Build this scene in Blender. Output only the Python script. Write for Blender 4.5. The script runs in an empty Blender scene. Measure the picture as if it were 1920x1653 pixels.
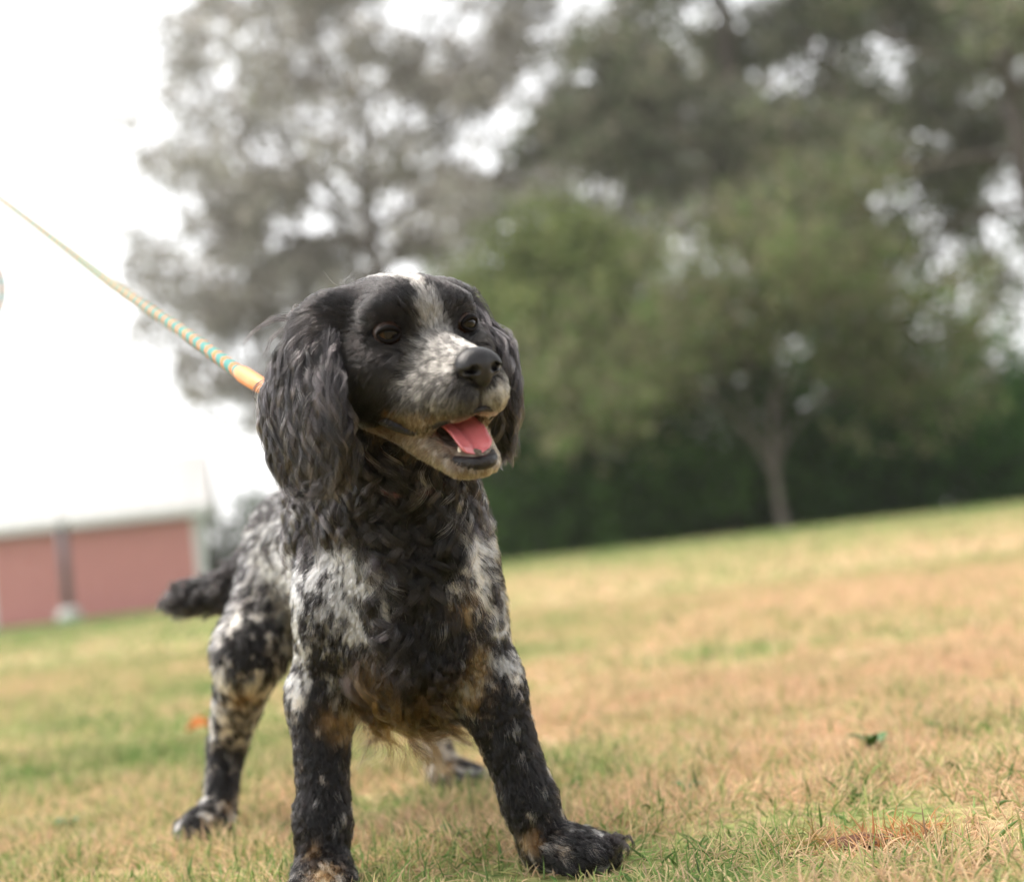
import bpy, bmesh, math, random
import numpy as np
from mathutils import Matrix, Vector, kdtree

random.seed(7)
RNG = np.random.default_rng(11)
scene = bpy.context.scene
COL = scene.collection

# ------------------------------------------------------------------ camera, sky, sun, exposure
CAM_H = 0.27                                   # lens held low, about at the dog's elbow
ROLL = math.radians(6.7)
PITCH = math.atan(213 / 2667)
FWD = Vector((0, math.cos(PITCH), math.sin(PITCH)))
UP0 = Vector((0, -math.sin(PITCH), math.cos(PITCH)))
RIGHT = Vector((1, 0, 0)) * math.cos(ROLL) - UP0 * math.sin(ROLL)
UPV = UP0 * math.cos(ROLL) + Vector((1, 0, 0)) * math.sin(ROLL)
cam_data = bpy.data.cameras.new('camera')
cam = bpy.data.objects.new('camera', cam_data)
COL.objects.link(cam)
m = Matrix((RIGHT, UPV, -FWD)).transposed().to_4x4()
m.translation = (0, 0, CAM_H)
cam.matrix_world = m
cam_data.sensor_width = 36.0
cam_data.lens = 50.0
cam_data.clip_start = 0.05
cam_data.clip_end = 3000
cam_data.dof.use_dof = True
cam_data.dof.focus_distance = 1.135
cam_data.dof.aperture_fstop = 3.1
cam_data.dof.aperture_blades = 0
scene.camera = cam

SUN_EL = math.radians(62)
SUN_AZ = math.radians(-72)                     # high on the left behind thin cloud
world = bpy.data.worlds.new('World')
scene.world = world
world.use_nodes = True
nt = world.node_tree
nt.nodes.clear()
sky = nt.nodes.new('ShaderNodeTexSky')
sky.sky_type = 'NISHITA'
sky.sun_disc = False
sky.sun_elevation = SUN_EL
sky.sun_rotation = SUN_AZ
sky.air_density = 1.0
sky.dust_density = 2.0
sky.ozone_density = 1.0
hsv = nt.nodes.new('ShaderNodeHueSaturation')  # thin bright overcast: the blue is all but gone
hsv.inputs['Saturation'].default_value = 0.05
bg = nt.nodes.new('ShaderNodeBackground')
bg.inputs['Strength'].default_value = 0.15
wo = nt.nodes.new('ShaderNodeOutputWorld')
nt.links.new(sky.outputs[0], hsv.inputs['Color'])
nt.links.new(hsv.outputs[0], bg.inputs['Color'])
nt.links.new(bg.outputs[0], wo.inputs['Surface'])

sun_data = bpy.data.lights.new('sun', 'SUN')
sun_data.energy = 1.3
sun_data.angle = math.radians(40)
sun_data.color = (1.0, 0.89, 0.77)
sun = bpy.data.objects.new('sun', sun_data)
COL.objects.link(sun)
sdir = Vector((math.sin(SUN_AZ) * math.cos(SUN_EL), math.cos(SUN_AZ) * math.cos(SUN_EL), math.sin(SUN_EL)))
sun.rotation_euler = sdir.to_track_quat('Z', 'Y').to_euler()
sun.location = (-8, 10, 14)

scene.view_settings.view_transform = 'Standard'
scene.view_settings.look = 'None'
scene.view_settings.exposure = 1.5
scene.view_settings.gamma = 1.0
scene.view_settings.use_curve_mapping = False
scene.render.engine = 'CYCLES'
scene.cycles.use_denoising = True
scene.cycles.max_bounces = 8
scene.cycles.diffuse_bounces = 3
scene.cycles.glossy_bounces = 3
scene.cycles.transmission_bounces = 6
scene.cycles.sample_clamp_indirect = 6.0

# ------------------------------------------------------------------ helpers
def link(o, parent=None):
    COL.objects.link(o)
    if parent is not None:
        o.parent = parent
    return o

def tag(o, label=None, cat=None, group=None, kind=None):
    if label: o['label'] = label
    if cat: o['category'] = cat
    if group: o['group'] = group
    if kind: o['kind'] = kind
    return o

def empty(name, loc=(0, 0, 0), rz=0.0):
    o = bpy.data.objects.new(name, None)
    o.location = loc
    o.rotation_euler = (0, 0, rz)
    COL.objects.link(o)
    return o

def mesh_np(name, V, faces, mat=None, parent=None, smooth=True, loc=None):
    """V: (n,3) array; faces: (m,k) int array (all the same size) or list of tuples."""
    me = bpy.data.meshes.new(name)
    V = np.asarray(V, dtype=np.float32)
    if isinstance(faces, np.ndarray):
        k = faces.shape[1]
        me.vertices.add(len(V)); me.vertices.foreach_set('co', V.ravel())
        me.loops.add(faces.size); me.loops.foreach_set('vertex_index', faces.astype(np.int32).ravel())
        me.polygons.add(len(faces))
        me.polygons.foreach_set('loop_start', np.arange(0, faces.size, k, dtype=np.int32))
        me.update(calc_edges=True)
        me.validate()
    else:
        me.from_pydata([tuple(v) for v in V], [], faces)
    if smooth:
        me.polygons.foreach_set('use_smooth', np.ones(len(me.polygons), dtype=bool))
    if mat: me.materials.append(mat)
    o = bpy.data.objects.new(name, me)
    if loc is not None: o.location = loc
    return link(o, parent)

def add_color(o, cols, name='col'):
    at = o.data.attributes.new(name, 'FLOAT_COLOR', 'POINT')
    c = np.ones((len(cols), 4), np.float32); c[:, :3] = cols
    at.data.foreach_set('color', c.ravel())

def new_mat(name):
    mt = bpy.data.materials.new(name)
    mt.use_nodes = True
    return mt, mt.node_tree, mt.node_tree.nodes['Principled BSDF']

def simple_mat(name, color, rough=0.6, noise=0.0, scale=20.0, spec=0.5, bump=0.0, metal=0.0, coat=0.0):
    mt, t, b = new_mat(name)
    b.inputs['Roughness'].default_value = rough
    b.inputs['Specular IOR Level'].default_value = spec
    b.inputs['Metallic'].default_value = metal
    b.inputs['Coat Weight'].default_value = coat
    b.inputs['Base Color'].default_value = (*color, 1)
    if noise or bump:
        tc = t.nodes.new('ShaderNodeTexCoord')
        n = t.nodes.new('ShaderNodeTexNoise'); n.inputs['Scale'].default_value = scale; n.inputs['Detail'].default_value = 6
        t.links.new(tc.outputs['Object'], n.inputs['Vector'])
        if noise:
            mx = t.nodes.new('ShaderNodeMix'); mx.data_type = 'RGBA'
            mx.inputs[6].default_value = (*[c * (1 - noise) for c in color], 1)
            mx.inputs[7].default_value = (*[min(1, c * (1 + noise)) for c in color], 1)
            t.links.new(n.outputs['Fac'], mx.inputs[0]); t.links.new(mx.outputs[2], b.inputs['Base Color'])
        if bump:
            bp = t.nodes.new('ShaderNodeBump'); bp.inputs['Strength'].default_value = bump
            bp.inputs['Distance'].default_value = 0.01
            t.links.new(n.outputs['Fac'], bp.inputs['Height']); t.links.new(bp.outputs[0], b.inputs['Normal'])
    return mt

def nrm(a):
    return a / np.maximum(np.linalg.norm(a, axis=-1, keepdims=True), 1e-9)

_perm = np.random.default_rng(3).permutation(256)
_perm = np.concatenate([_perm, _perm, _perm])
_grad = nrm(np.random.default_rng(4).normal(size=(256, 3)))

def noise3(p, scale=1.0, seed=0):
    """gradient noise, about -1..1, p (n,3)"""
    p = np.asarray(p, float) * scale + seed * 17.31
    i = np.floor(p).astype(int); f = p - i
    i &= 255
    u = f * f * f * (f * (f * 6 - 15) + 10)
    out = 0.0
    for dx in (0, 1):
        for dy in (0, 1):
            for dz in (0, 1):
                h = _perm[_perm[_perm[(i[:, 0] + dx) & 255] + ((i[:, 1] + dy) & 255)] + ((i[:, 2] + dz) & 255)]
                g = _grad[h]
                d = (g * (f - np.array([dx, dy, dz]))).sum(1)
                w = (u[:, 0] if dx else 1 - u[:, 0]) * (u[:, 1] if dy else 1 - u[:, 1]) * (u[:, 2] if dz else 1 - u[:, 2])
                out = out + d * w
    return out * 1.7

def sstep(a, b, x):
    t = np.clip((x - a) / (b - a), 0, 1)
    return t * t * (3 - 2 * t)

def hair_object(name, pts, rad, cols, mat, parent=None):
    """pts (n,k,3), rad (n,k), cols (n,k,3) -> one Curves object"""
    n, k = pts.shape[:2]
    hc = bpy.data.hair_curves.new(name)
    hc.add_curves([k] * n)
    hc.attributes['position'].data.foreach_set('vector', pts.astype(np.float32).ravel())
    ra = hc.attributes.get('radius') or hc.attributes.new('radius', 'FLOAT', 'POINT')
    ra.data.foreach_set('value', rad.astype(np.float32).ravel())
    ca = hc.attributes.new('col', 'FLOAT_COLOR', 'POINT')
    c = np.ones((n * k, 4), np.float32); c[:, :3] = cols.reshape(-1, 3)
    ca.data.foreach_set('color', c.ravel())
    hc.materials.append(mat)
    o = bpy.data.objects.new(name, hc)
    return link(o, parent)

def tube(path, rad, seg=10, closed_ends=True):
    """tapered tube along a polyline: (V, F list)"""
    path = np.asarray(path, float); n = len(path)
    rad = np.broadcast_to(np.asarray(rad, float), (n,))
    tn = nrm(np.gradient(path, axis=0))
    ref = np.array([0, 0, 1.0]) if abs(tn[0, 2]) < .9 else np.array([1.0, 0, 0])
    V = []; a = nrm(np.cross(tn[0], ref))
    ang = np.linspace(0, 2 * np.pi, seg, endpoint=False)
    for i in range(n):
        a = nrm(a - tn[i] * (a @ tn[i])); b = np.cross(tn[i], a)
        V.append(path[i] + rad[i] * (np.cos(ang)[:, None] * a + np.sin(ang)[:, None] * b))
    V = np.concatenate(V)
    F = [(i * seg + j, i * seg + (j + 1) % seg, (i + 1) * seg + (j + 1) % seg, (i + 1) * seg + j)
         for i in range(n - 1) for j in range(seg)]
    if closed_ends:
        F.append(tuple(range(seg))[::-1]); F.append(tuple((n - 1) * seg + j for j in range(seg)))
    return V, F

def spline(pts, n):
    """Catmull-Rom through pts, n samples"""
    p = np.asarray(pts, float)
    p = np.vstack([2 * p[0] - p[1], p, 2 * p[-1] - p[-2]])
    out = []
    for s in np.linspace(0, len(pts) - 1 - 1e-6, n):
        i = int(s); t = s - i
        a, b, c, d = p[i:i + 4]
        out.append(.5 * (2 * b + (c - a) * t + (2 * a - 5 * b + 4 * c - d) * t * t + (3 * b - a - 3 * c + d) * t ** 3))
    return np.array(out)

# ------------------------------------------------------------------ lawn
def gz(x, y):
    """gentle lie of the land: flat round the dog, up a touch to the tree line, down a touch to the barn"""
    x = np.asarray(x, float); y = np.asarray(y, float)
    t = sstep(3.0, 27.0, y)
    return t * (.15 - .24 * sstep(-1.0, -9.0, x))

def lawn_group():
    g = bpy.data.node_groups.new('lawn_colour', 'ShaderNodeTree')
    g.interface.new_socket('Shift', in_out='INPUT', socket_type='NodeSocketFloat')
    g.interface.new_socket('Color', in_out='OUTPUT', socket_type='NodeSocketColor')
    gi = g.nodes.new('NodeGroupInput'); go = g.nodes.new('NodeGroupOutput')
    geo = g.nodes.new('ShaderNodeNewGeometry')
    def noise(scale, detail, off):
        mp = g.nodes.new('ShaderNodeMapping'); mp.inputs['Location'].default_value = off
        n = g.nodes.new('ShaderNodeTexNoise'); n.inputs['Scale'].default_value = scale; n.inputs['Detail'].default_value = detail
        g.links.new(geo.outputs['Position'], mp.inputs['Vector']); g.links.new(mp.outputs[0], n.inputs['Vector'])
        return n.outputs['Fac']
    def mth(op, a, b):
        m_ = g.nodes.new('ShaderNodeMath'); m_.operation = op
        for i, v in enumerate((a, b)):
            if isinstance(v, (int, float)): m_.inputs[i].default_value = v
            else: g.links.new(v, m_.inputs[i])
        return m_.outputs[0]
    big = noise(.55, 3, (3.1, 1.7, 0)); mid = noise(2.6, 4, (9, 4, 0)); small = noise(11, 3, (2, 6, 0))
    f = mth('ADD', mth('MULTIPLY', big, .8), mth('MULTIPLY', mid, 1.0))
    f = mth('ADD', f, mth('MULTIPLY', small, .55))
    f = mth('ADD', f, gi.outputs['Shift'])
    # greener towards the left of the lawn and on the far strip under the trees
    sep = g.nodes.new('ShaderNodeSeparateXYZ'); g.links.new(geo.outputs['Position'], sep.inputs[0])
    mr = g.nodes.new('ShaderNodeMapRange'); g.links.new(sep.outputs['X'], mr.inputs['Value'])
    mr.inputs['From Min'].default_value = -1.0; mr.inputs['From Max'].default_value = .4
    mr.inputs['To Min'].default_value = .13; mr.inputs['To Max'].default_value = 0
    f = mth('ADD', f, mr.outputs[0])
    mr = g.nodes.new('ShaderNodeMapRange'); g.links.new(sep.outputs['Y'], mr.inputs['Value'])
    mr.inputs['From Min'].default_value = 9; mr.inputs['From Max'].default_value = 20
    mr.inputs['To Min'].default_value = 0; mr.inputs['To Max'].default_value = .30
    f = mth('ADD', f, mr.outputs[0])
    rp = g.nodes.new('ShaderNodeValToRGB')
    mr = g.nodes.new('ShaderNodeMapRange'); g.links.new(f, mr.inputs['Value'])
    mr.inputs['From Min'].default_value = .80; mr.inputs['From Max'].default_value = 1.62
    g.links.new(mr.outputs[0], rp.inputs[0])
    e = rp.color_ramp.elements
    e[0].position = 0; e[0].color = (.60, .40, .25, 1)
    e[1].position = 1; e[1].color = (.10, .19, .04, 1)
    for ps, c in ((.25, (.67, .475, .31, 1)), (.45, (.60, .46, .265, 1)), (.60, (.42, .41, .17, 1)), (.76, (.23, .33, .10, 1))):
        q = e.new(ps); q.color = c
    g.links.new(rp.outputs[0], go.inputs['Color'])
    return g

LAWN = lawn_group()

def ground_material():
    mt, t, b = new_mat('lawn_ground')
    g = t.nodes.new('ShaderNodeGroup'); g.node_tree = LAWN
    mx = t.nodes.new('ShaderNodeMix'); mx.data_type = 'RGBA'; mx.blend_type = 'MULTIPLY'; mx.inputs[0].default_value = 1
    n = t.nodes.new('ShaderNodeTexNoise'); n.inputs['Scale'].default_value = 60; n.inputs['Detail'].default_value = 6
    geo = t.nodes.new('ShaderNodeNewGeometry'); t.links.new(geo.outputs['Position'], n.inputs['Vector'])
    rp = t.nodes.new('ShaderNodeValToRGB'); rp.color_ramp.elements[0].color = (.35, .33, .30, 1); rp.color_ramp.elements[1].color = (1, 1, 1, 1)
    rp.color_ramp.elements[0].position = .25; rp.color_ramp.elements[1].position = .75
    t.links.new(n.outputs['Fac'], rp.inputs[0])
    t.links.new(g.outputs[0], mx.inputs[6]); t.links.new(rp.outputs[0], mx.inputs[7])
    t.links.new(mx.outputs[2], b.inputs['Base Color'])
    b.inputs['Roughness'].default_value = .95; b.inputs['Specular IOR Level'].default_value = .1
    bp = t.nodes.new('ShaderNodeBump'); bp.inputs['Strength'].default_value = .8; bp.inputs['Distance'].default_value = .02
    t.links.new(n.outputs['Fac'], bp.inputs['Height']); t.links.new(bp.outputs[0], b.inputs['Normal'])
    return mt

def build_ground():
    xs = np.concatenate([np.linspace(-400, -30, 10), np.linspace(-26, 26, 66), np.linspace(30, 400, 10)])
    ys = np.concatenate([np.linspace(-60, -2, 6), np.linspace(-1, 50, 80), np.linspace(60, 900, 14)])
    X, Y = np.meshgrid(xs, ys, indexing='ij')
    V = np.stack([X, Y, gz(X, Y)], -1).reshape(-1, 3)
    ny = len(ys); i, j = np.meshgrid(np.arange(len(xs) - 1), np.arange(ny - 1), indexing='ij')
    a = (i * ny + j).ravel()
    F = np.stack([a, a + ny, a + ny + 1, a + 1], -1)
    tag(mesh_np('lawn_ground', V, F, ground_material()), kind='structure')

DIRT = (0.25, 1.205)      # the scuffed hole in the turf, front right

def build_grass():
    mt = bpy.data.materials.new('grass_blade'); mt.use_nodes = True
    t = mt.node_tree; t.nodes.clear()
    g = t.nodes.new('ShaderNodeGroup'); g.node_tree = LAWN
    a = t.nodes.new('ShaderNodeAttribute'); a.attribute_name = 'col'
    sp = t.nodes.new('ShaderNodeSeparateColor'); t.links.new(a.outputs['Color'], sp.inputs[0])
    sh = t.nodes.new('ShaderNodeMath'); sh.operation = 'MULTIPLY_ADD'; sh.inputs[1].default_value = .9; sh.inputs[2].default_value = -.45
    t.links.new(sp.outputs[1], sh.inputs[0]); t.links.new(sh.outputs[0], g.inputs['Shift'])
    vm = t.nodes.new('ShaderNodeVectorMath'); vm.operation = 'SCALE'
    dm = t.nodes.new('ShaderNodeMix'); dm.data_type = 'RGBA'; dm.inputs[7].default_value = (.48, .20, .07, 1)
    t.links.new(sp.outputs[2], dm.inputs[0]); t.links.new(g.outputs[0], dm.inputs[6])
    t.links.new(dm.outputs[2], vm.inputs[0]); t.links.new(sp.outputs[0], vm.inputs['Scale'])
    d = t.nodes.new('ShaderNodeBsdfDiffuse'); tr = t.nodes.new('ShaderNodeBsdfTranslucent'); gl = t.nodes.new('ShaderNodeBsdfGlossy')
    gl.inputs['Roughness'].default_value = .45; gl.inputs['Color'].default_value = (.5, .5, .5, 1)
    m1 = t.nodes.new('ShaderNodeMixShader'); m1.inputs[0].default_value = .30
    m2 = t.nodes.new('ShaderNodeMixShader'); m2.inputs[0].default_value = .05
    o = t.nodes.new('ShaderNodeOutputMaterial')
    for s in (d, tr): t.links.new(vm.outputs[0], s.inputs['Color'])
    t.links.new(d.outputs[0], m1.inputs[1]); t.links.new(tr.outputs[0], m1.inputs[2])
    t.links.new(m1.outputs[0], m2.inputs[1]); t.links.new(gl.outputs[0], m2.inputs[2]); t.links.new(m2.outputs[0], o.inputs[0])
    rng = np.random.default_rng(21)
    P = []; Rr = []; Cc = []
    for y0, y1, dens, lmin, lmax, r0, marg in ((.75, 2.7, 64000, .016, .036, .00060, .35), (2.7, 6.5, 9000, .020, .042, .0011, .6), (6.5, 30, 330, .03, .055, .0035, 2.0)):
        wmax = .40 * y1 + marg
        n = int(dens * (y1 - y0) * 2 * wmax)
        y = rng.uniform(y0, y1, n); x = rng.uniform(-wmax, wmax, n)
        k = np.abs(x) < .40 * y + marg
        x, y = x[k], y[k]
        base = np.stack([x, y, np.zeros_like(x)], 1)
        tuft = noise3(base, 9, 2)
        keep = rng.random(len(x)) < .62 + .5 * tuft
        dd = np.hypot((x - DIRT[0]) / .028, (y - DIRT[1]) / .02)
        keep &= ~((dd < 1) & (rng.random(len(x)) < .8))
        x, y, tuft, base = x[keep], y[keep], tuft[keep], base[keep]
        n = len(x)
        L = rng.uniform(lmin, lmax, n) * (1 + .45 * tuft)
        az = rng.uniform(0, 2 * np.pi, n) + 1.2 * noise3(base, 5, 7)
        tilt = np.clip(rng.normal(.75, .38, n), .05, 1.45)
        flat = rng.random(n) < .30                      # dead thatch lying between the live blades
        tilt = np.where(flat, rng.uniform(1.2, 1.5, n), tilt); L = np.where(flat, L * 1.25, L)
        bend = np.where(flat, rng.normal(0, .2, n), rng.normal(.35, .45, n))
        broad = (rng.random(n) < .035) & ~flat
        pts = np.zeros((n, 4, 3)); pts[:, 0] = np.stack([x, y, gz(x, y) - .002], 1)
        for q in range(1, 4):
            tq = np.clip(tilt + bend * (q - 1) / 2, -.3, 1.6)
            st = (L / 3)[:, None]
            pts[:, q] = pts[:, q - 1] + st * np.stack([np.sin(tq) * np.cos(az), np.sin(tq) * np.sin(az), np.cos(tq)], 1)
        rad = r0 * (rng.uniform(.6, 1.3, n) * np.where(broad, 2.2, 1))[:, None] * np.array([.9, 1.0, .75, .15])[None]
        c = np.zeros((n, 4, 3)); c[..., 0] = np.clip(rng.normal(1.0, .22, n), .45, 1.5)[:, None]
        c[..., 1] = np.clip(rng.normal(.5 - .10 * sstep(-.3, .3, x) * (y < 2.7), .22, n) - .28 * flat + .45 * broad, 0, 1.2)[:, None]
        c[..., 0] *= np.where(broad, .8, 1.0)[:, None]
        dead = np.exp(-((x - DIRT[0] - .02) / .075) ** 2 - ((y - DIRT[1]) / .04) ** 2)
        c[..., 2] = np.clip(dead * 1.2 - .15, 0, 1)[:, None]
        P.append(pts); Rr.append(rad); Cc.append(c)
    o = hair_object('grass', np.concatenate(P), np.concatenate(Rr), np.concatenate(Cc), mt)
    tag(o, 'short dry straw and green lawn grass under the dog', 'grass', kind='stuff')

# ------------------------------------------------------------------ trees
def leaf_material(name):
    mt = bpy.data.materials.new(name); mt.use_nodes = True
    t = mt.node_tree; t.nodes.clear()
    a = t.nodes.new('ShaderNodeAttribute'); a.attribute_name = 'col'
    d = t.nodes.new('ShaderNodeBsdfDiffuse'); tr = t.nodes.new('ShaderNodeBsdfTranslucent')
    m1 = t.nodes.new('ShaderNodeMixShader'); m1.inputs[0].default_value = .5
    o = t.nodes.new('ShaderNodeOutputMaterial')
    for s in (d, tr): t.links.new(a.outputs['Color'], s.inputs['Color'])
    t.links.new(d.outputs[0], m1.inputs[1]); t.links.new(tr.outputs[0], m1.inputs[2]); t.links.new(m1.outputs[0], o.inputs[0])
    return mt

LEAF = leaf_material('leaf')
BARK = simple_mat('bark', (.12, .10, .085), .9, .35, 6.0, bump=.6)
BARK_PALE = simple_mat('bark_pale', (.12, .10, .085), .9, .3, 6.0, bump=.6)

def branchset(rng, start, direc, length, radius, depth, maxd, spread, out, tips, gnarl=.18, lift=.06, nsub=(3, 5)):
    n = 6
    p = np.array(start, float); d = nrm(np.array(direc, float))
    path = [p.copy()]; rad = [radius]
    for i in range(1, n):
        d = nrm(d + rng.normal(0, gnarl, 3) + np.array([0, 0, lift]))
        p = p + d * length / (n - 1)
        path.append(p.copy()); rad.append(radius * (1 - .55 * i / (n - 1)))
    out.append((np.array(path), np.array(rad)))
    if depth >= maxd:
        tips.append(np.array(path[2:])); return
    if depth >= maxd - 1: tips.append(np.array(path[3:]))
    for k in range(rng.integers(*nsub)):
        i = rng.integers(2, n); ang = rng.uniform(.5, 1.0) * spread
        ax = nrm(np.cross(d, rng.normal(size=3)))
        nd = nrm(d * math.cos(ang) + ax * math.sin(ang))
        branchset(rng, path[i], nd, length * rng.uniform(.55, .8), rad[i] * .62, depth + 1, maxd, spread, out, tips, gnarl, lift, nsub)

def leaves(rng, centres, n, size, spread, colors, weights=None):
    ci = rng.integers(0, len(centres), n)
    c = centres[ci] + rng.normal(0, spread, (n, 3)) * np.array([1, 1, .75])
    a = nrm(rng.normal(size=(n, 3))); b = nrm(np.cross(a, rng.normal(size=(n, 3))))
    s = size * rng.uniform(.6, 1.4, n)[:, None]
    V = np.stack([c - a * s, c + b * s * .5, c + a * s, c - b * s * .5], 1).reshape(-1, 3)
    F = np.arange(4 * n).reshape(n, 4)
    cols = np.array(colors)
    k = rng.integers(0, len(cols), n)
    clump = noise3(c, .9, 3)
    col = cols[k] * np.clip(rng.normal(1, .2, n) + .3 * clump, .4, 1.8)[:, None]
    return V, F, np.repeat(col, 4, 0)

def tree(name, label, base, seed, height, trunk_r, limbs, nleaf, leaf, spread, colors, maxd=3, sp=.9, bark=BARK, group=None, drop=None, lift=.05, clusters=0):
    """limbs: list of (start height, azimuth deg, elevation deg, length)"""
    rng = np.random.default_rng(seed)
    bx, by = base; bz = float(gz(bx, by))
    root = empty(name, (bx, by, bz))
    tag(root, label, 'tree', group)
    out = []; tips = []
    lean = rng.normal(0, .03, 2)
    ts = np.linspace(0, 1, 9)
    tp = np.stack([lean[0] * ts * height + .02 * height * np.sin(ts * 5 + seed), lean[1] * ts * height, ts * height], 1)
    tr_ = trunk_r * np.interp(ts, [0, .08, .6, 1], [1.35, 1.0, .6, .2])
    out.append((tp, tr_))
    for h0, az, el, ln in limbs:
        i = np.interp(h0 / height, ts, np.arange(9)); s = tp[int(i)] + (tp[min(int(i) + 1, 8)] - tp[int(i)]) * (i - int(i))
        a, e = math.radians(az), math.radians(el)
        branchset(rng, s, (math.cos(a) * math.cos(e), math.sin(a) * math.cos(e), math.sin(e)), ln, np.interp(h0 / height, ts, tr_) * .6, 1, maxd, sp, out, tips, lift=lift)
    tips.append(tp[6:])
    VV = []; FF = []; off = 0
    for path, rad in out:
        V, F = tube(path, np.maximum(rad, .012), 6, False)
        VV.append(V); FF += [tuple(i + off for i in q) for q in F]; off += len(V)
    mesh_np('trunk', np.concatenate(VV), np.array(FF), bark, root)
    cen = np.concatenate(tips)
    if clusters: cen = cen[rng.integers(0, len(cen), clusters)] + rng.normal(0, .25, (clusters, 3))
    if drop is not None: cen = cen[~drop(cen + np.array([bx, by, bz]))]
    V, F, C = leaves(rng, cen, nleaf, leaf, spread, colors)
    V[:, 2] = np.maximum(V[:, 2], .03)
    o = mesh_np('crown', V, F, LEAF, root, False)
    add_color(o, C)
    return root

def ring_limbs(rng, n, h0, h1, l0, l1, e0=10, e1=55):
    L = []
    for i in range(n):
        t = i / max(1, n - 1)
        L.append((h0 + (h1 - h0) * t, i * 137.5 + rng.uniform(-25, 25), e0 + (e1 - e0) * t + rng.uniform(-8, 8), l0 + (l1 - l0) * t))
    return L

def bush(name, label, base, seed, height, rad, nleaf, leaf, colors, group):
    rng = np.random.default_rng(seed)
    bx, by = base; bz = float(gz(bx, by))
    root = empty(name, (bx, by, bz)); tag(root, label, 'shrub', group)
    VV = []; FF = []; off = 0; cen = []
    for k in range(9):
        a = rng.uniform(0, 6.28); r = rad * rng.uniform(.15, .75)
        pts = spline([(0.1 * math.cos(a), .1 * math.sin(a), 0), (r * .5 * math.cos(a), r * .5 * math.sin(a), height * .45), (r * math.cos(a), r * math.sin(a), height * rng.uniform(.7, .95))], 7)
        V, F = tube(pts, np.linspace(.05, .012, 7), 5, False)
        VV.append(V); FF += [tuple(i + off for i in q) for q in F]; off += len(V)
    mesh_np('stem', np.concatenate(VV), np.array(FF), BARK, root)
    # lumpy dome of leaf clusters
    m_ = 260
    d = nrm(rng.normal(size=(m_, 3))); d[:, 2] = np.abs(d[:, 2])
    q = rng.uniform(.45, 1.0, m_) ** .6
    lump = 1 + .22 * noise3(d * 1.0, 2.3, seed)
    cen = d * (q * lump)[:, None] * np.array([rad, rad, height])
    lowr = cen[:, 2] < height * .35
    cen[lowr, :2] *= 1.0
    extra = cen.copy(); extra[:, 2] = rng.uniform(.05, .4, m_) * height
    cen = np.concatenate([cen, extra])
    V, F, C = leaves(rng, cen, nleaf, leaf, rad * .13, colors)
    V[:, 2] = np.maximum(V[:, 2], .02)
    o = mesh_np('foliage', V, F, LEAF, root, False); add_color(o, C)
    return root

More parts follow.
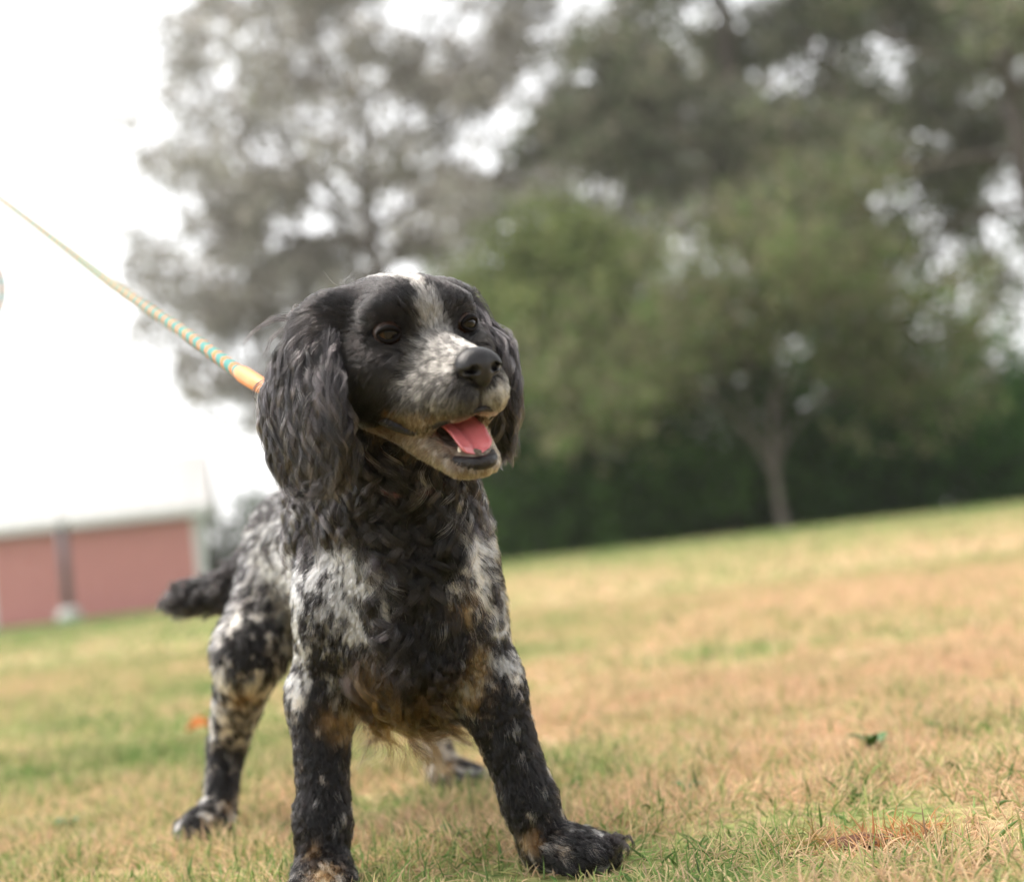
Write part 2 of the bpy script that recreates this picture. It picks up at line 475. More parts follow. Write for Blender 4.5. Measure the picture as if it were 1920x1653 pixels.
def build_trees():
    rng = np.random.default_rng(5)
    grey = [(.29, .285, .245), (.33, .31, .275), (.26, .255, .22), (.34, .31, .285)]  # leaf colours paled to stand in for veiling glare
    dark = [(.045, .095, .020), (.03, .07, .015), (.06, .115, .028)]
    rich = [(.04, .105, .025), (.03, .075, .018), (.065, .14, .035)]
    olive = [(.20, .25, .09), (.16, .21, .08), (.26, .28, .12), (.14, .18, .07)]
    brown = [(.19, .195, .10), (.16, .20, .08), (.21, .195, .125), (.12, .19, .06), (.18, .165, .105)]
    mixed = [(.20, .225, .15), (.24, .245, .175), (.26, .235, .185), (.16, .195, .115)]
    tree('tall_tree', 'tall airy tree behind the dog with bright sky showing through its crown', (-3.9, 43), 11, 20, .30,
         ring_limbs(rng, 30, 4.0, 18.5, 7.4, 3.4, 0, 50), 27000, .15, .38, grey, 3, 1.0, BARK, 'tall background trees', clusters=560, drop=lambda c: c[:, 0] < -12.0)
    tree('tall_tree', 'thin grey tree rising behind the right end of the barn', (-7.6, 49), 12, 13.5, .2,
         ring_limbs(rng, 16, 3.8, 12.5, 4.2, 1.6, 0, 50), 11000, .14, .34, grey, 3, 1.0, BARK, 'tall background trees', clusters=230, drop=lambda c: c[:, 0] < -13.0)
    tree('tall_tree', 'tallest dark green tree standing right of the airy tree', (7.6, 45), 13, 21, .38,
         ring_limbs(rng, 15, 4, 19, 5.4, 2.8, 8, 60), 40000, .16, .42, mixed, 3, 1.0, BARK, 'tall background trees', clusters=560)
    tree('tall_tree', 'tall tree with brownish crown at the right edge above the sky gap', (14.6, 38), 14, 17, .32,
         ring_limbs(rng, 20, 7.4, 16, 5.4, 2.6, 2, 55), 38000, .15, .40, mixed + brown[:2], 3, 1.0, BARK, 'tall background trees',
         drop=lambda c: c[:, 2] < 7.2, clusters=560)
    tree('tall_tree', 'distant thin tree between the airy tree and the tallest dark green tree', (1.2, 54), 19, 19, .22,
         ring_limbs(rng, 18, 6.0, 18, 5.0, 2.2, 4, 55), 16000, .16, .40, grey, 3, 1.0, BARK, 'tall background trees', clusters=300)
    tree('tall_tree', 'high leafy tree filling the sky above the forked tree', (12.2, 50), 23, 22, .3,
         ring_limbs(rng, 20, 9.0, 21, 5.6, 2.8, 5, 55), 34000, .17, .46, mixed, 3, 1.0, BARK, 'tall background trees', clusters=480)
    tree('broad_tree', 'bright olive green rounded tree just right of the dog\'s head', (1.7, 32.5), 15, 6.2, .14,
         ring_limbs(rng, 18, 1.6, 5.8, 2.5, 1.3, 8, 55), 24000, .10, .30, olive, 3, .9, BARK, None, clusters=420)
    tree('forked_tree', 'forked tree with pale trunk and brown grey foliage at the edge of the lawn', (5.06, 27.6), 16, 2.6, .10,
         [(1.0, 168, 52, 3.6), (1.1, 60, 62, 3.3), (1.3, 20, 58, 3.2), (1.6, 200, 64, 3.0), (1.8, 110, 70, 3.0), (2.1, 330, 50, 2.8), (1.4, 180, 40, 3.0), (2.3, 270, 62, 2.6)],
         20000, .09, .30, brown, 3, .85, BARK_PALE, None, drop=lambda c: c[:, 2] < 1.5, lift=.0, clusters=380)
    g = 'dark shrubs under the trees'
    for i, (x, y, h, r, nl, col, lab) in enumerate((
            (-.2, 31.5, 4.2, 2.0, 8000, dark, 'dark shrub low behind the dog\'s left ear'),
            (2.2, 30.6, 4.0, 2.0, 8000, dark, 'dark shrub below the olive green tree'),
            (4.6, 30.2, 4.6, 2.2, 8000, dark, 'dark shrub directly behind the forked trunk'),
            (7.0, 30.6, 4.4, 2.1, 8000, rich, 'deep green shrub just right of the forked trunk'),
            (9.4, 30.2, 4.6, 2.2, 8000, rich, 'brightest green shrub below the sky gap'),
            (11.8, 30.6, 3.6, 2.1, 7000, dark, 'dark shrub at the right end of the tree line'),
            (13.8, 32.0, 4.0, 2.2, 5000, dark, 'outermost dark shrub beyond the right end of the lawn'),
            (.9, 35.5, 5.0, 2.4, 6000, dark, 'taller shrub behind the olive green tree'),
            (4.2, 36.0, 5.4, 2.6, 7000, mixed, 'tall shrub in the back row behind the forked tree'),
            (7.8, 35.5, 5.6, 2.6, 7000, dark, 'tallest shrub of the back row below the dark green tree'),
            (11.4, 36.0, 4.6, 2.5, 6000, dark, 'back row shrub below the sky gap'),
            (-7.9, 43.0, 3.3, 1.7, 5000, dark, 'dark green shrub beside the white end of the barn'),
            (-5.6, 44.0, 2.7, 1.9, 4000, dark, 'low dark shrub hidden mostly behind the dog\'s back'))):
        bush('shrub', lab, (x, y), 40 + i, h, r, nl, .11, col, g)

# ------------------------------------------------------------------ barn
def box(c, s, M=None):
    c = np.array(c, float); s = np.array(s, float) / 2
    V = np.array([[x, y, z] for x in (-1, 1) for y in (-1, 1) for z in (-1, 1)]) * s + c
    F = [(0, 1, 3, 2), (4, 6, 7, 5), (0, 4, 5, 1), (2, 3, 7, 6), (0, 2, 6, 4), (1, 5, 7, 3)]
    return V, F

def build_barn():
    # local x runs along the long red wall towards its right end, y is depth, z up; right front corner at the origin
    red = simple_mat('glare_paled_red_boards', (.60, .26, .24), .8, .12, 3.0)  # red lightened towards pink: veiling glare put into the wall colour
    white = simple_mat('white_paint', (.74, .72, .72), .6, .05, 2.0)
    roofm = simple_mat('pale_metal_roof', (.46, .455, .45), .6, .04, 1.5)
    steel = simple_mat('dark_steel_pipe', (.12, .10, .115), .5, .2, 4.0)
    conc = simple_mat('pale_concrete', (.5, .5, .48), .9, .1, 5.0)
    root = empty('barn', (-9.05, 40.2, -.09), math.atan2(2.6, 14.0))
    tag(root, 'red sided barn with white end wall and pale metal roof', 'barn')
    Ln, Dp, He, Hr = 16.0, 6.8, 2.62, 4.45
    V, F = box((-Ln / 2, Dp / 2, He / 2), (Ln, Dp, He)); mesh_np('wall', V, F, red, root, False)
    # board battens on the long wall
    first = None
    for i in range(32):
        if first is None:
            V, F = box((0, -.012, He / 2 - .05), (.045, .024, He - .1)); first = mesh_np('batten', V, F, red, root, False); o = first
        else:
            o = link(bpy.data.objects.new('batten', first.data), root)
        o.location = (-.25 - i * .5, 0, 0)
    # white end wall with its gable
    V = np.array([[.003, 0, 0], [.003, Dp, 0], [.003, Dp, He], [.003, Dp / 2, Hr], [.003, 0, He], [.06, 0, 0], [.06, Dp, 0], [.06, Dp, He], [.06, Dp / 2, Hr], [.06, 0, He]])
    F = [(4, 3, 2, 1, 0), (5, 6, 7, 8, 9), (0, 1, 6, 5), (1, 2, 7, 6), (2, 3, 8, 7), (3, 4, 9, 8), (4, 0, 5, 9)]
    mesh_np('end_wall', V, F, white, root, False)
    V2 = V.copy(); V2[:, 0] = -Ln - V2[:, 0] + .0
    mesh_np('end_wall', V2, [f[::-1] for f in F], white, root, False)
    V, F = box((-.07, -.02, He / 2), (.26, .04, He)); mesh_np('corner_board', V, F, white, root, False)
    V, F = box((-Ln * .5, -.36, He + .04), (Ln + .7, .05, .26)); mesh_np('fascia', V, F, white, root, False)
    sl = (Hr - He) / (Dp / 2)
    for sgn in (1, -1):
        y0, y1 = (-.36, Dp / 2) if sgn > 0 else (Dp + .36, Dp / 2)
        z0, z1 = He - .36 * sl + .12, Hr + .12
        V = np.array([[-Ln - .4, y0, z0], [.4, y0, z0], [.4, y1, z1], [-Ln - .4, y1, z1]])
        V = np.vstack([V, V + np.array([0, 0, .07])])
        F = [(0, 1, 2, 3), (7, 6, 5, 4), (0, 4, 5, 1), (1, 5, 6, 2), (2, 6, 7, 3), (3, 7, 4, 0)]
        rp = mesh_np('roof', V, F, roofm, root, False)
        if sgn > 0:
            seam = None
            for i in range(28):
                x = .3 - i * .6
                if seam is None:
                    q = np.array([[-.02, y0, z0 + .07], [.02, y0, z0 + .07], [.02, y1, z1 + .07], [-.02, y1, z1 + .07]])
                    q = np.vstack([q, q + np.array([0, 0, .035])]); seam = mesh_np('seam', q, F, roofm, rp, False); o = seam
                else:
                    o = link(bpy.data.objects.new('seam', seam.data), rp)
                o.location = (x, 0, 0)
    V, F = box((-5.75, -.02, 1.12), (.14, .05, 2.24)); mesh_np('door_trim', V, F, white, root, False)
    # free standing dark pipe in front of the wall
    p = empty('standing_pipe', (-12.05, 37.4, float(gz(-12.05, 37.4))))
    tag(p, 'dark upright steel pipe on a pale footing in front of the barn', 'pipe')
    V, F = tube(np.array([[0, 0, .2], [0, 0, 1.5], [0, 0, 2.55]]), .13, 14); mesh_np('pipe', V, F, steel, p)
    V, F = tube(np.array([[0, 0, 2.5], [0, 0, 2.62], [0, 0, 2.70], [0, 0, 4.1]]), np.array([.17, .17, .035, .03]), 14); mesh_np('mast', V, F, conc, p)
    V, F = tube(np.array([[0, 0, -.05], [0, 0, .25], [0, 0, .34]]), np.array([.34, .32, .2]), 12); mesh_np('footing', V, F, conc, p)

build_ground()
build_grass()
build_trees()
build_barn()

# ------------------------------------------------------------------ the dog: signed distance body
class Field:
    """A signed distance grid that shapes are melted into; keeps which region is nearest."""
    def __init__(self, lo, hi, h):
        self.lo = np.array(lo, float); self.h = h
        self.n = np.ceil((np.array(hi) - self.lo) / h).astype(int) + 1
        self.v = np.full(self.n, 1.0, np.float32)
        self.r = np.zeros(self.n, np.int8)
        self.rd = np.full(self.n, 1.0, np.float32)

    def window(self, c, R):
        a = np.clip(np.floor((c - R - self.lo) / self.h).astype(int), 0, self.n - 1)
        b = np.clip(np.ceil((c + R - self.lo) / self.h).astype(int) + 1, 1, self.n)
        sl = tuple(slice(x, y) for x, y in zip(a, b))
        g = [self.lo[i] + self.h * np.arange(a[i], b[i]) for i in range(3)]
        return sl, np.meshgrid(*g, indexing='ij', sparse=True)

    def put(self, sl, d, k, region, sub=False):
        d = d.astype(np.float32); v = self.v[sl]
        if sub:
            h = np.clip(.5 - .5 * (v + d) / k, 0, 1)
            self.v[sl] = v * (1 - h) - d * h + k * h * (1 - h)
            return
        h = np.clip(.5 + .5 * (v - d) / k, 0, 1)
        self.v[sl] = v * (1 - h) + d * h - k * h * (1 - h)
        if region is not None:
            rd = self.rd[sl]; m_ = d < rd
            self.rd[sl] = np.where(m_, d, rd); self.r[sl] = np.where(m_, region, self.r[sl])

    def ell(self, c, r, M=None, k=.02, region=0, sub=False):
        c = np.array(c, float); r = np.array(r, float)
        M = np.eye(3) if M is None else np.array(M, float)      # columns are the axes
        sl, (X, Y, Z) = self.window(c, r.max() + .05)
        X, Y, Z = X - c[0], Y - c[1], Z - c[2]
        q = [(X * M[0, i] + Y * M[1, i] + Z * M[2, i]) for i in range(3)]
        k0 = np.sqrt(sum((q[i] / r[i]) ** 2 for i in range(3)))
        k1 = np.sqrt(sum((q[i] / r[i] ** 2) ** 2 for i in range(3))) + 1e-9
        self.put(sl, k0 * (k0 - 1) / k1, k, region, sub)

    def cone(self, a, b, ra, rb, k=.02, region=0, sub=False):
        a = np.array(a, float); b = np.array(b, float)
        sl, (X, Y, Z) = self.window((a + b) / 2, np.abs(b - a) / 2 + max(ra, rb) + .05)
        d = b - a; L2 = d @ d
        t = np.clip(((X - a[0]) * d[0] + (Y - a[1]) * d[1] + (Z - a[2]) * d[2]) / L2, 0, 1)
        dist = np.sqrt((X - a[0] - t * d[0]) ** 2 + (Y - a[1] - t * d[1]) ** 2 + (Z - a[2] - t * d[2]) ** 2)
        self.put(sl, dist - (ra + (rb - ra) * t), k, region, sub)

    def sample(self, p):
        q = (p - self.lo) / self.h
        q = np.clip(q, 0, self.n - 1.001)
        i = q.astype(int); f = (q - i).astype(np.float32); v = self.v
        x, y, z = i[:, 0], i[:, 1], i[:, 2]; fx, fy, fz = f[:, 0], f[:, 1], f[:, 2]
        c00 = v[x, y, z] * (1 - fx) + v[x + 1, y, z] * fx; c10 = v[x, y + 1, z] * (1 - fx) + v[x + 1, y + 1, z] * fx
        c01 = v[x, y, z + 1] * (1 - fx) + v[x + 1, y, z + 1] * fx; c11 = v[x, y + 1, z + 1] * (1 - fx) + v[x + 1, y + 1, z + 1] * fx
        return (c00 * (1 - fy) + c10 * fy) * (1 - fz) + (c01 * (1 - fy) + c11 * fy) * fz

    def grad(self, p):
        h = self.h
        return nrm(np.stack([self.sample(p + np.eye(3)[i] * h) - self.sample(p - np.eye(3)[i] * h) for i in range(3)], -1))

    def region(self, p):
        q = np.clip(np.rint((p - self.lo) / self.h).astype(int), 0, self.n - 1)
        return self.r[q[:, 0], q[:, 1], q[:, 2]]

    def surface(self):
        """naive surface nets -> V, quads"""
        v = self.v; ins = v < 0
        nx, ny, nz = v.shape
        cnt = np.zeros((nx - 1, ny - 1, nz - 1), np.int8)
        for dx in (0, 1):
            for dy in (0, 1):
                for dz in (0, 1):
                    cnt += ins[dx:nx - 1 + dx, dy:ny - 1 + dy, dz:nz - 1 + dz]
        act = (cnt > 0) & (cnt < 8)
        idx = np.argwhere(act)
        vid = np.full(act.shape, -1, np.int64); vid[act] = np.arange(len(idx))
        acc = np.zeros((len(idx), 3)); num = np.zeros(len(idx))
        cor = np.array([(a, b, c) for a in (0, 1) for b in (0, 1) for c in (0, 1)])
        vals = np.stack([v[idx[:, 0] + c[0], idx[:, 1] + c[1], idx[:, 2] + c[2]] for c in cor], -1)
        for i in range(8):
            for j in range(i + 1, 8):
                if np.abs(cor[i] - cor[j]).sum() == 1:
                    s = (vals[:, i] < 0) != (vals[:, j] < 0)
                    t = vals[:, i] / np.where(s, vals[:, i] - vals[:, j], 1)
                    acc += np.where(s[:, None], cor[i] + t[:, None] * (cor[j] - cor[i]), 0); num += s
        V = (idx + acc / num[:, None]) * self.h + self.lo
        F = []
        for ax in range(3):
            o1, o2 = [(1, 2), (2, 0), (0, 1)][ax]
            a = np.moveaxis(ins, ax, 0)
            s = [slice(1, -1)] * 3; s0 = list(s); s1 = list(s)
            s0[ax] = slice(0, -1); s1[ax] = slice(1, None)
            A, B = ins[tuple(s0)], ins[tuple(s1)]
            e = np.argwhere(A != B); flip = B[A != B]
            off = np.ones(3, int); off[ax] = 0
            e = e + off
            d1 = np.zeros(3, int); d1[o1] = 1; d2 = np.zeros(3, int); d2[o2] = 1
            g = lambda q: vid[q[:, 0], q[:, 1], q[:, 2]]
            quad = np.stack([g(e - d1 - d2), g(e - d2), g(e), g(e - d1)], -1)
            quad[flip] = quad[flip][:, ::-1]
            F.append(quad)
        F = np.concatenate(F)
        return V, F[(F >= 0).all(1)]

# regions of the coat
(SKULL, MUZZLE, JAW, MOUTH, EAR_R, EAR_L, NECK, CHEST, TRUNK, SHOULDER_R, SHOULDER_L, FORE_R, FORE_L,
 THIGH_R, THIGH_L, HIND_R, HIND_L, PAW, TAIL, CHEEK) = range(1, 21)

DOG = np.array([-0.20, 1.42, 0.0])
# head frame: columns are the dog's right, forward, up
HS = 0.01061
HO = np.array([-0.0809, 1.12, 0.4519])
HF = np.array([0.4928, -0.8256, -0.2747]); HF /= np.linalg.norm(HF)
HU = np.array([0.054, -0.2861, 0.9567]); HU -= HF * (HF @ HU); HU /= np.linalg.norm(HU)
HM = np.stack([np.cross(HF, HU), HF, HU], 1)

def hd(x, y, z):
    return HO + HM @ (np.array([x, y, z], float) * HS)

def build_dog_field():
    f = Field((-0.56, 0.92, -0.02), (0.12, 1.90, 0.56), 0.0033)
    ta = nrm(np.array([-0.43, 0.90, 0.08])); tl = nrm(np.cross(ta, [0, 0, 1])); tu = np.cross(tl, ta)
    T = np.stack([ta, tl, tu], 1)
    # trunk
    f.ell((-.132, 1.335, .268), (.170, .071, .096), T, .02, TRUNK)
    f.ell((-.186, 1.475, .290), (.150, .070, .078), T, .03, TRUNK)
    f.ell((-.226, 1.595, .304), (.100, .074, .072), T, .03, TRUNK)
    f.ell((-.140, 1.325, .335), (.090, .050, .042), T, .04, TRUNK)
    f.ell((-.102, 1.245, .260), (.060, .050, .078), T, .04, CHEST)
    f.ell((-.100, 1.26, .205), (.055, .058, .050), T, .04, CHEST)
    # neck
    f.cone((-.134, 1.295, .318), hd(0, -3.0, -1.5), .060, .048, .04, NECK)
    f.cone((-.102, 1.235, .285), hd(.3, 1.0, -4.0), .050, .032, .04, NECK)
    # front legs
    f.cone((-.163, 1.335, .322), (-.160, 1.262, .245), .036, .037, .03, SHOULDER_R)
    f.cone((-.160, 1.262, .245), (-.193, 1.288, .165), .037, .027, .03, SHOULDER_R)
    f.cone((-.197, 1.285, .160), (-.204, 1.272, .060), .026, .0175, .02, FORE_R)
    f.cone((-.204, 1.272, .060), (-.207, 1.268, .022), .0175, .020, .02, FORE_R)
    f.cone((-.104, 1.300, .318), (-.080, 1.235, .245), .036, .034, .03, SHOULDER_L)
    f.cone((-.080, 1.235, .245), (-.046, 1.245, .160), .034, .025, .03, SHOULDER_L)
    f.cone((-.044, 1.243, .155), (-.021, 1.247, .060), .026, .0175, .02, FORE_L)
    f.cone((-.021, 1.247, .060), (-.013, 1.250, .022), .0175, .019, .02, FORE_L)
    # hind legs
    f.cone((-.250, 1.600, .298), (-.305, 1.535, .200), .052, .035, .03, THIGH_R)
    f.cone((-.305, 1.535, .200), (-.362, 1.640, .095), .033, .0185, .02, HIND_R)
    f.cone((-.362, 1.640, .095), (-.376, 1.622, .022), .0175, .0165, .012, HIND_R)
    f.cone((-.190, 1.640, .300), (-.140, 1.625, .200), .062, .043, .03, THIGH_L)
    f.cone((-.145, 1.625, .200), (-.142, 1.765, .095), .036, .0185, .02, HIND_L)
    f.cone((-.142, 1.765, .095), (-.128, 1.745, .022), .0175, .0165, .012, HIND_L)
    # paws: pad of four toes each, fanned along the paw's own direction
    for (bx, by), (dx, dy), s in (((-.207, 1.266), (.12, -1.0), 1.0), ((-.012, 1.250), (.80, -.58), 1.12),
                                  ((-.378, 1.618), (-.40, -.92), .95), ((-.128, 1.742), (.78, -.62), .95)):
        d = np.array([dx, dy, 0]); d /= np.linalg.norm(d); l = np.array([-d[1], d[0], 0]); b = np.array([bx, by, .018])
        f.ell(b + d * .018 * s, (.030 * s, .022 * s, .016), np.stack([d, l, [0, 0, 1]], 1), .012, PAW)
        for q, w in ((-1.5, .040), (-.5, .050), (.5, .050), (1.5, .040)):
            tip = b + d * w * s + l * q * .0115 * s + np.array([0, 0, -.005])
            f.cone(b + d * .012 + l * q * .008 * s + np.array([0, 0, .002]), tip, .010 * s, .0095 * s, .005, PAW)
    # tail, docked and carried out to the side
    f.cone((-.275, 1.655, .310), (-.335, 1.700, .270), .026, .020, .03, TAIL)
    f.cone((-.335, 1.700, .270), (-.425, 1.735, .262), .020, .010, .02, TAIL)
    # ---- head
    E = lambda c, r, k=1.0, reg=SKULL, sub=False: f.ell(hd(*c), np.array(r) * HS, HM, k * HS, reg, sub)
    C = lambda a, b, ra, rb, k=1.0, reg=SKULL, sub=False: f.cone(hd(*a), hd(*b), ra * HS, rb * HS, k * HS, reg, sub)
    E((0, -.6, .2), (4.9, 5.7, 4.4), 1.0)
    E((0, 2.7, 1.9), (3.7, 3.1, 2.8), 1.2)
    for s in (-1, 1):
        E((s * 2.75, 3.75, 2.3), (1.5, 1.4, 1.1), 1.2)
        E((s * 3.9, 1.8, -2.2), (2.2, 4.0, 3.2), 1.6, CHEEK)
        E((s * 3.3, 4.6, -1.1), (1.5, 2.1, 1.5), 1.2, CHEEK)
    C((0, 5.0, -.9), (0, 10.7, -1.35), 2.1, 1.65, 1.4, MUZZLE)
    for s in (-1, 1):
        E((s * 1.5, 8.6, -2.9), (1.6, 3.6, 2.1), 1.0, MUZZLE)
        E((s * 1.05, 10.9, -2.7), (1.35, 1.7, 1.75), .6, MUZZLE)
        E((s * 2.8, 5.6, -3.3), (1.3, 2.8, 1.8), 1.2, MUZZLE)
        E((s * 2.35, 7.2, -4.1), (.95, 2.4, 1.75), .9, MUZZLE)           # hanging flews
    E((0, 13.0, -3.2), (.25, 1.2, 1.8), .5, MUZZLE, True)                # cleft of the upper lip
    # lower jaw, dropped open
    for s in (-1, 1):
        C((s * 2.7, 2.4, -5.0), (s * 1.15, 10.1, -7.75), 1.35, .75, 1.0, JAW)
    E((0, 10.8, -7.95), (1.6, 1.15, .75), .8, JAW)
    E((0, 6.3, -7.05), (2.0, 4.9, .85), 1.0, JAW)
    E((0, 3.6, -4.9), (2.7, 2.6, 2.0), 1.0, MOUTH)
    E((0, 9.4, -5.6), (1.7, 3.4, 1.25), .5, MOUTH, True)                # the open mouth
    for s in (-1, 1):                                                    # eye sockets
        E((s * 3.0, 4.62, 1.1), (1.1, 1.1, 1.1), .25, SKULL, True)
        C((s * 3.0, 4.62, 1.1), (s * 3.5, 6.2, 1.2), .9, .9, .3, SKULL, True)
    # ears: thick leathers that hang from the side of the skull
    up = np.array([0, 0, 1.0])
    for s, reg in ((1, EAR_R), (-1, EAR_L)):
        side = HM[:, 0] * s
        fwd = HM[:, 1]
        fw2 = nrm(fwd - up * (fwd @ up) - side * .25 * (1 if s > 0 else .6))
        out = nrm(np.cross(fw2, up)); out = out * np.sign(out @ side)
        M = np.stack([fw2, out, up], 1)
        base = hd(s * 4.7, -1.3, 1.9)
        f.ell(base, np.array([.024, .020, .020]), M, .018, SKULL)
        f.ell(base + up * -.022 + side * .014, np.array([.026, .011, .030]), M, .012, reg)
        f.ell(base + up * -.066 + side * (.024 if s > 0 else .029) - fw2 * .003, np.array([.040, .011, .045]), M, .012, reg)
    return f
COAT_MARKS = [  # x, y, z, radius, B black / W white / T tan
    (-0.095, 1.157, 0.293, 0.0476, 'B'), (-0.087, 1.167, 0.253, 0.0283, 'B'), (-0.088, 1.18, 0.218, 0.033, 'B'), (-0.119, 1.155, 0.318, 0.026, 'B'),
    (-0.068, 1.166, 0.273, 0.0174, 'B'), (-0.119, 1.196, 0.194, 0.0378, 'B'), (-0.074, 1.196, 0.189, 0.0245, 'B'), (-0.047, 1.166, 0.319, 0.0114, 'W'),
    (-0.05, 1.172, 0.293, 0.0105, 'W'), (-0.055, 1.172, 0.267, 0.0096, 'W'), (-0.061, 1.172, 0.246, 0.0096, 'W'), (-0.114, 1.173, 0.252, 0.0166, 'W'),
    (-0.11, 1.176, 0.236, 0.011, 'W'), (-0.164, 1.205, 0.279, 0.018, 'W'), (-0.141, 1.181, 0.283, 0.0159, 'W'), (-0.156, 1.203, 0.229, 0.0152, 'W'),
    (-0.155, 1.206, 0.22, 0.0112, 'W'), (-0.2, 1.22, 0.22, 0.0064, 'W'), (-0.189, 1.225, 0.203, 0.0073, 'W'), (-0.155, 1.197, 0.256, 0.0125, 'W'),
    (-0.195, 1.214, 0.265, 0.0113, 'W'), (-0.173, 1.22, 0.303, 0.0091, 'W'), (-0.216, 1.241, 0.276, 0.0116, 'W'), (-0.217, 1.256, 0.182, 0.0075, 'W'),
    (-0.215, 1.257, 0.163, 0.0065, 'W'), (-0.131, 1.177, 0.265, 0.011, 'W'), (-0.125, 1.172, 0.275, 0.0088, 'W'), (-0.176, 1.205, 0.256, 0.009, 'B'),
    (-0.136, 1.188, 0.236, 0.0115, 'B'), (-0.178, 1.21, 0.224, 0.0099, 'B'), (-0.194, 1.236, 0.19, 0.0101, 'B'), (-0.174, 1.237, 0.183, 0.0166, 'B'),
    (-0.176, 1.219, 0.207, 0.01, 'B'), (-0.197, 1.212, 0.238, 0.0081, 'B'), (-0.187, 1.214, 0.273, 0.0073, 'B'), (-0.157, 1.193, 0.337, 0.0157, 'B'),
    (-0.171, 1.217, 0.321, 0.0114, 'B'), (-0.131, 1.171, 0.298, 0.0132, 'B'), (-0.161, 1.218, 0.202, 0.0113, 'B'), (-0.036, 1.183, 0.269, 0.0111, 'W'),
    (-0.03, 1.187, 0.242, 0.008, 'W'), (-0.026, 1.205, 0.2, 0.0054, 'W'), (-0.027, 1.213, 0.177, 0.0081, 'W'), (-0.04, 1.182, 0.287, 0.0062, 'W'),
    (-0.034, 1.192, 0.309, 0.0116, 'B'), (-0.029, 1.196, 0.217, 0.0071, 'B'), (-0.036, 1.201, 0.195, 0.0098, 'B'), (-0.047, 1.189, 0.21, 0.0097, 'B'),
    (-0.029, 1.213, 0.157, 0.0099, 'B'), (-0.045, 1.177, 0.248, 0.0062, 'B'), (-0.033, 1.184, 0.255, 0.0044, 'B'), (-0.052, 1.18, 0.227, 0.0088, 'T'),
    (-0.052, 1.206, 0.172, 0.009, 'T'), (-0.06, 1.214, 0.158, 0.011, 'T'), (-0.045, 1.2, 0.189, 0.0067, 'T'), (-0.143, 1.237, 0.171, 0.0276, 'B'),
    (-0.099, 1.208, 0.173, 0.0269, 'B'), (-0.166, 1.272, 0.148, 0.013, 'T'), (-0.139, 1.723, 0.099, 0.032, 'T'), (-0.204, 1.254, 0.153, 0.0149, 'B'),
    (-0.202, 1.259, 0.124, 0.021, 'B'), (-0.203, 1.257, 0.097, 0.0232, 'B'), (-0.202, 1.251, 0.07, 0.0231, 'B'), (-0.203, 1.25, 0.043, 0.0207, 'B'),
    (-0.217, 1.266, 0.132, 0.0042, 'W'), (-0.22, 1.264, 0.148, 0.0047, 'W'), (-0.203, 1.251, 0.166, 0.0042, 'W'), (-0.216, 1.264, 0.11, 0.0033, 'W'),
    (-0.213, 1.26, 0.092, 0.0033, 'W'), (-0.193, 1.257, 0.082, 0.0042, 'W'), (-0.219, 1.259, 0.173, 0.0056, 'W'), (-0.182, 1.26, 0.145, 0.0112, 'T'),
    (-0.198, 1.218, 0.023, 0.0099, 'T'), (-0.211, 1.247, 0.037, 0.0051, 'T'), (-0.18, 1.268, 0.13, 0.0066, 'T'), (-0.028, 1.22, 0.132, 0.0181, 'B'),
    (-0.028, 1.224, 0.109, 0.0204, 'B'), (-0.026, 1.226, 0.086, 0.0204, 'B'), (-0.024, 1.225, 0.063, 0.0203, 'B'), (-0.024, 1.228, 0.045, 0.0158, 'B'),
    (-0.015, 1.221, 0.157, 0.0072, 'W'), (-0.036, 1.23, 0.082, 0.0027, 'W'), (-0.017, 1.227, 0.03, 0.0072, 'T'), (-0.029, 1.236, 0.025, 0.0064, 'T'),
    (0.004, 1.205, 0.02, 0.0035, 'T'), (-0.023, 1.228, 0.018, 0.0045, 'T'), (-0.318, 1.505, 0.23, 0.0079, 'W'), (-0.325, 1.496, 0.195, 0.0089, 'W'),
    (-0.341, 1.529, 0.166, 0.0114, 'W'), (-0.354, 1.573, 0.134, 0.0105, 'W'), (-0.373, 1.617, 0.102, 0.0072, 'W'), (-0.353, 1.589, 0.115, 0.0059, 'W'),
    (-0.313, 1.513, 0.243, 0.0068, 'W'), (-0.306, 1.494, 0.193, 0.02, 'B'), (-0.31, 1.495, 0.213, 0.01, 'B'), (-0.324, 1.524, 0.159, 0.0074, 'B'),
    (-0.374, 1.621, 0.09, 0.0078, 'B'), (-0.359, 1.618, 0.064, 0.0216, 'B'), (-0.296, 1.503, 0.225, 0.0112, 'B'), (-0.314, 1.544, 0.15, 0.0126, 'T'),
    (-0.361, 1.61, 0.025, 0.0083, 'T'), (-0.372, 1.577, 0.02, 0.0052, 'T'), (-0.124, 1.717, 0.028, 0.0089, 'T'), (-0.123, 1.736, 0.045, 0.0058, 'W'),
    (-0.093, 1.7, 0.015, 0.0056, 'W'), (-0.13, 1.22, 0.155, 0.022, 'T'),
]

def fur_material(name, rough=.17, radial=.25, ior=1.40):
    mt = bpy.data.materials.new(name); mt.use_nodes = True
    t = mt.node_tree; t.nodes.clear()
    h = t.nodes.new('ShaderNodeBsdfHairPrincipled')
    h.model = 'CHIANG'; h.parametrization = 'COLOR'
    h.inputs['Roughness'].default_value = rough
    h.inputs['Radial Roughness'].default_value = radial
    h.inputs['Random Roughness'].default_value = .15
    h.inputs['IOR'].default_value = ior
    a = t.nodes.new('ShaderNodeAttribute'); a.attribute_name = 'col'
    o = t.nodes.new('ShaderNodeOutputMaterial')
    t.links.new(a.outputs['Color'], h.inputs['Color'])
    t.links.new(h.outputs[0], o.inputs['Surface'])
    return mt

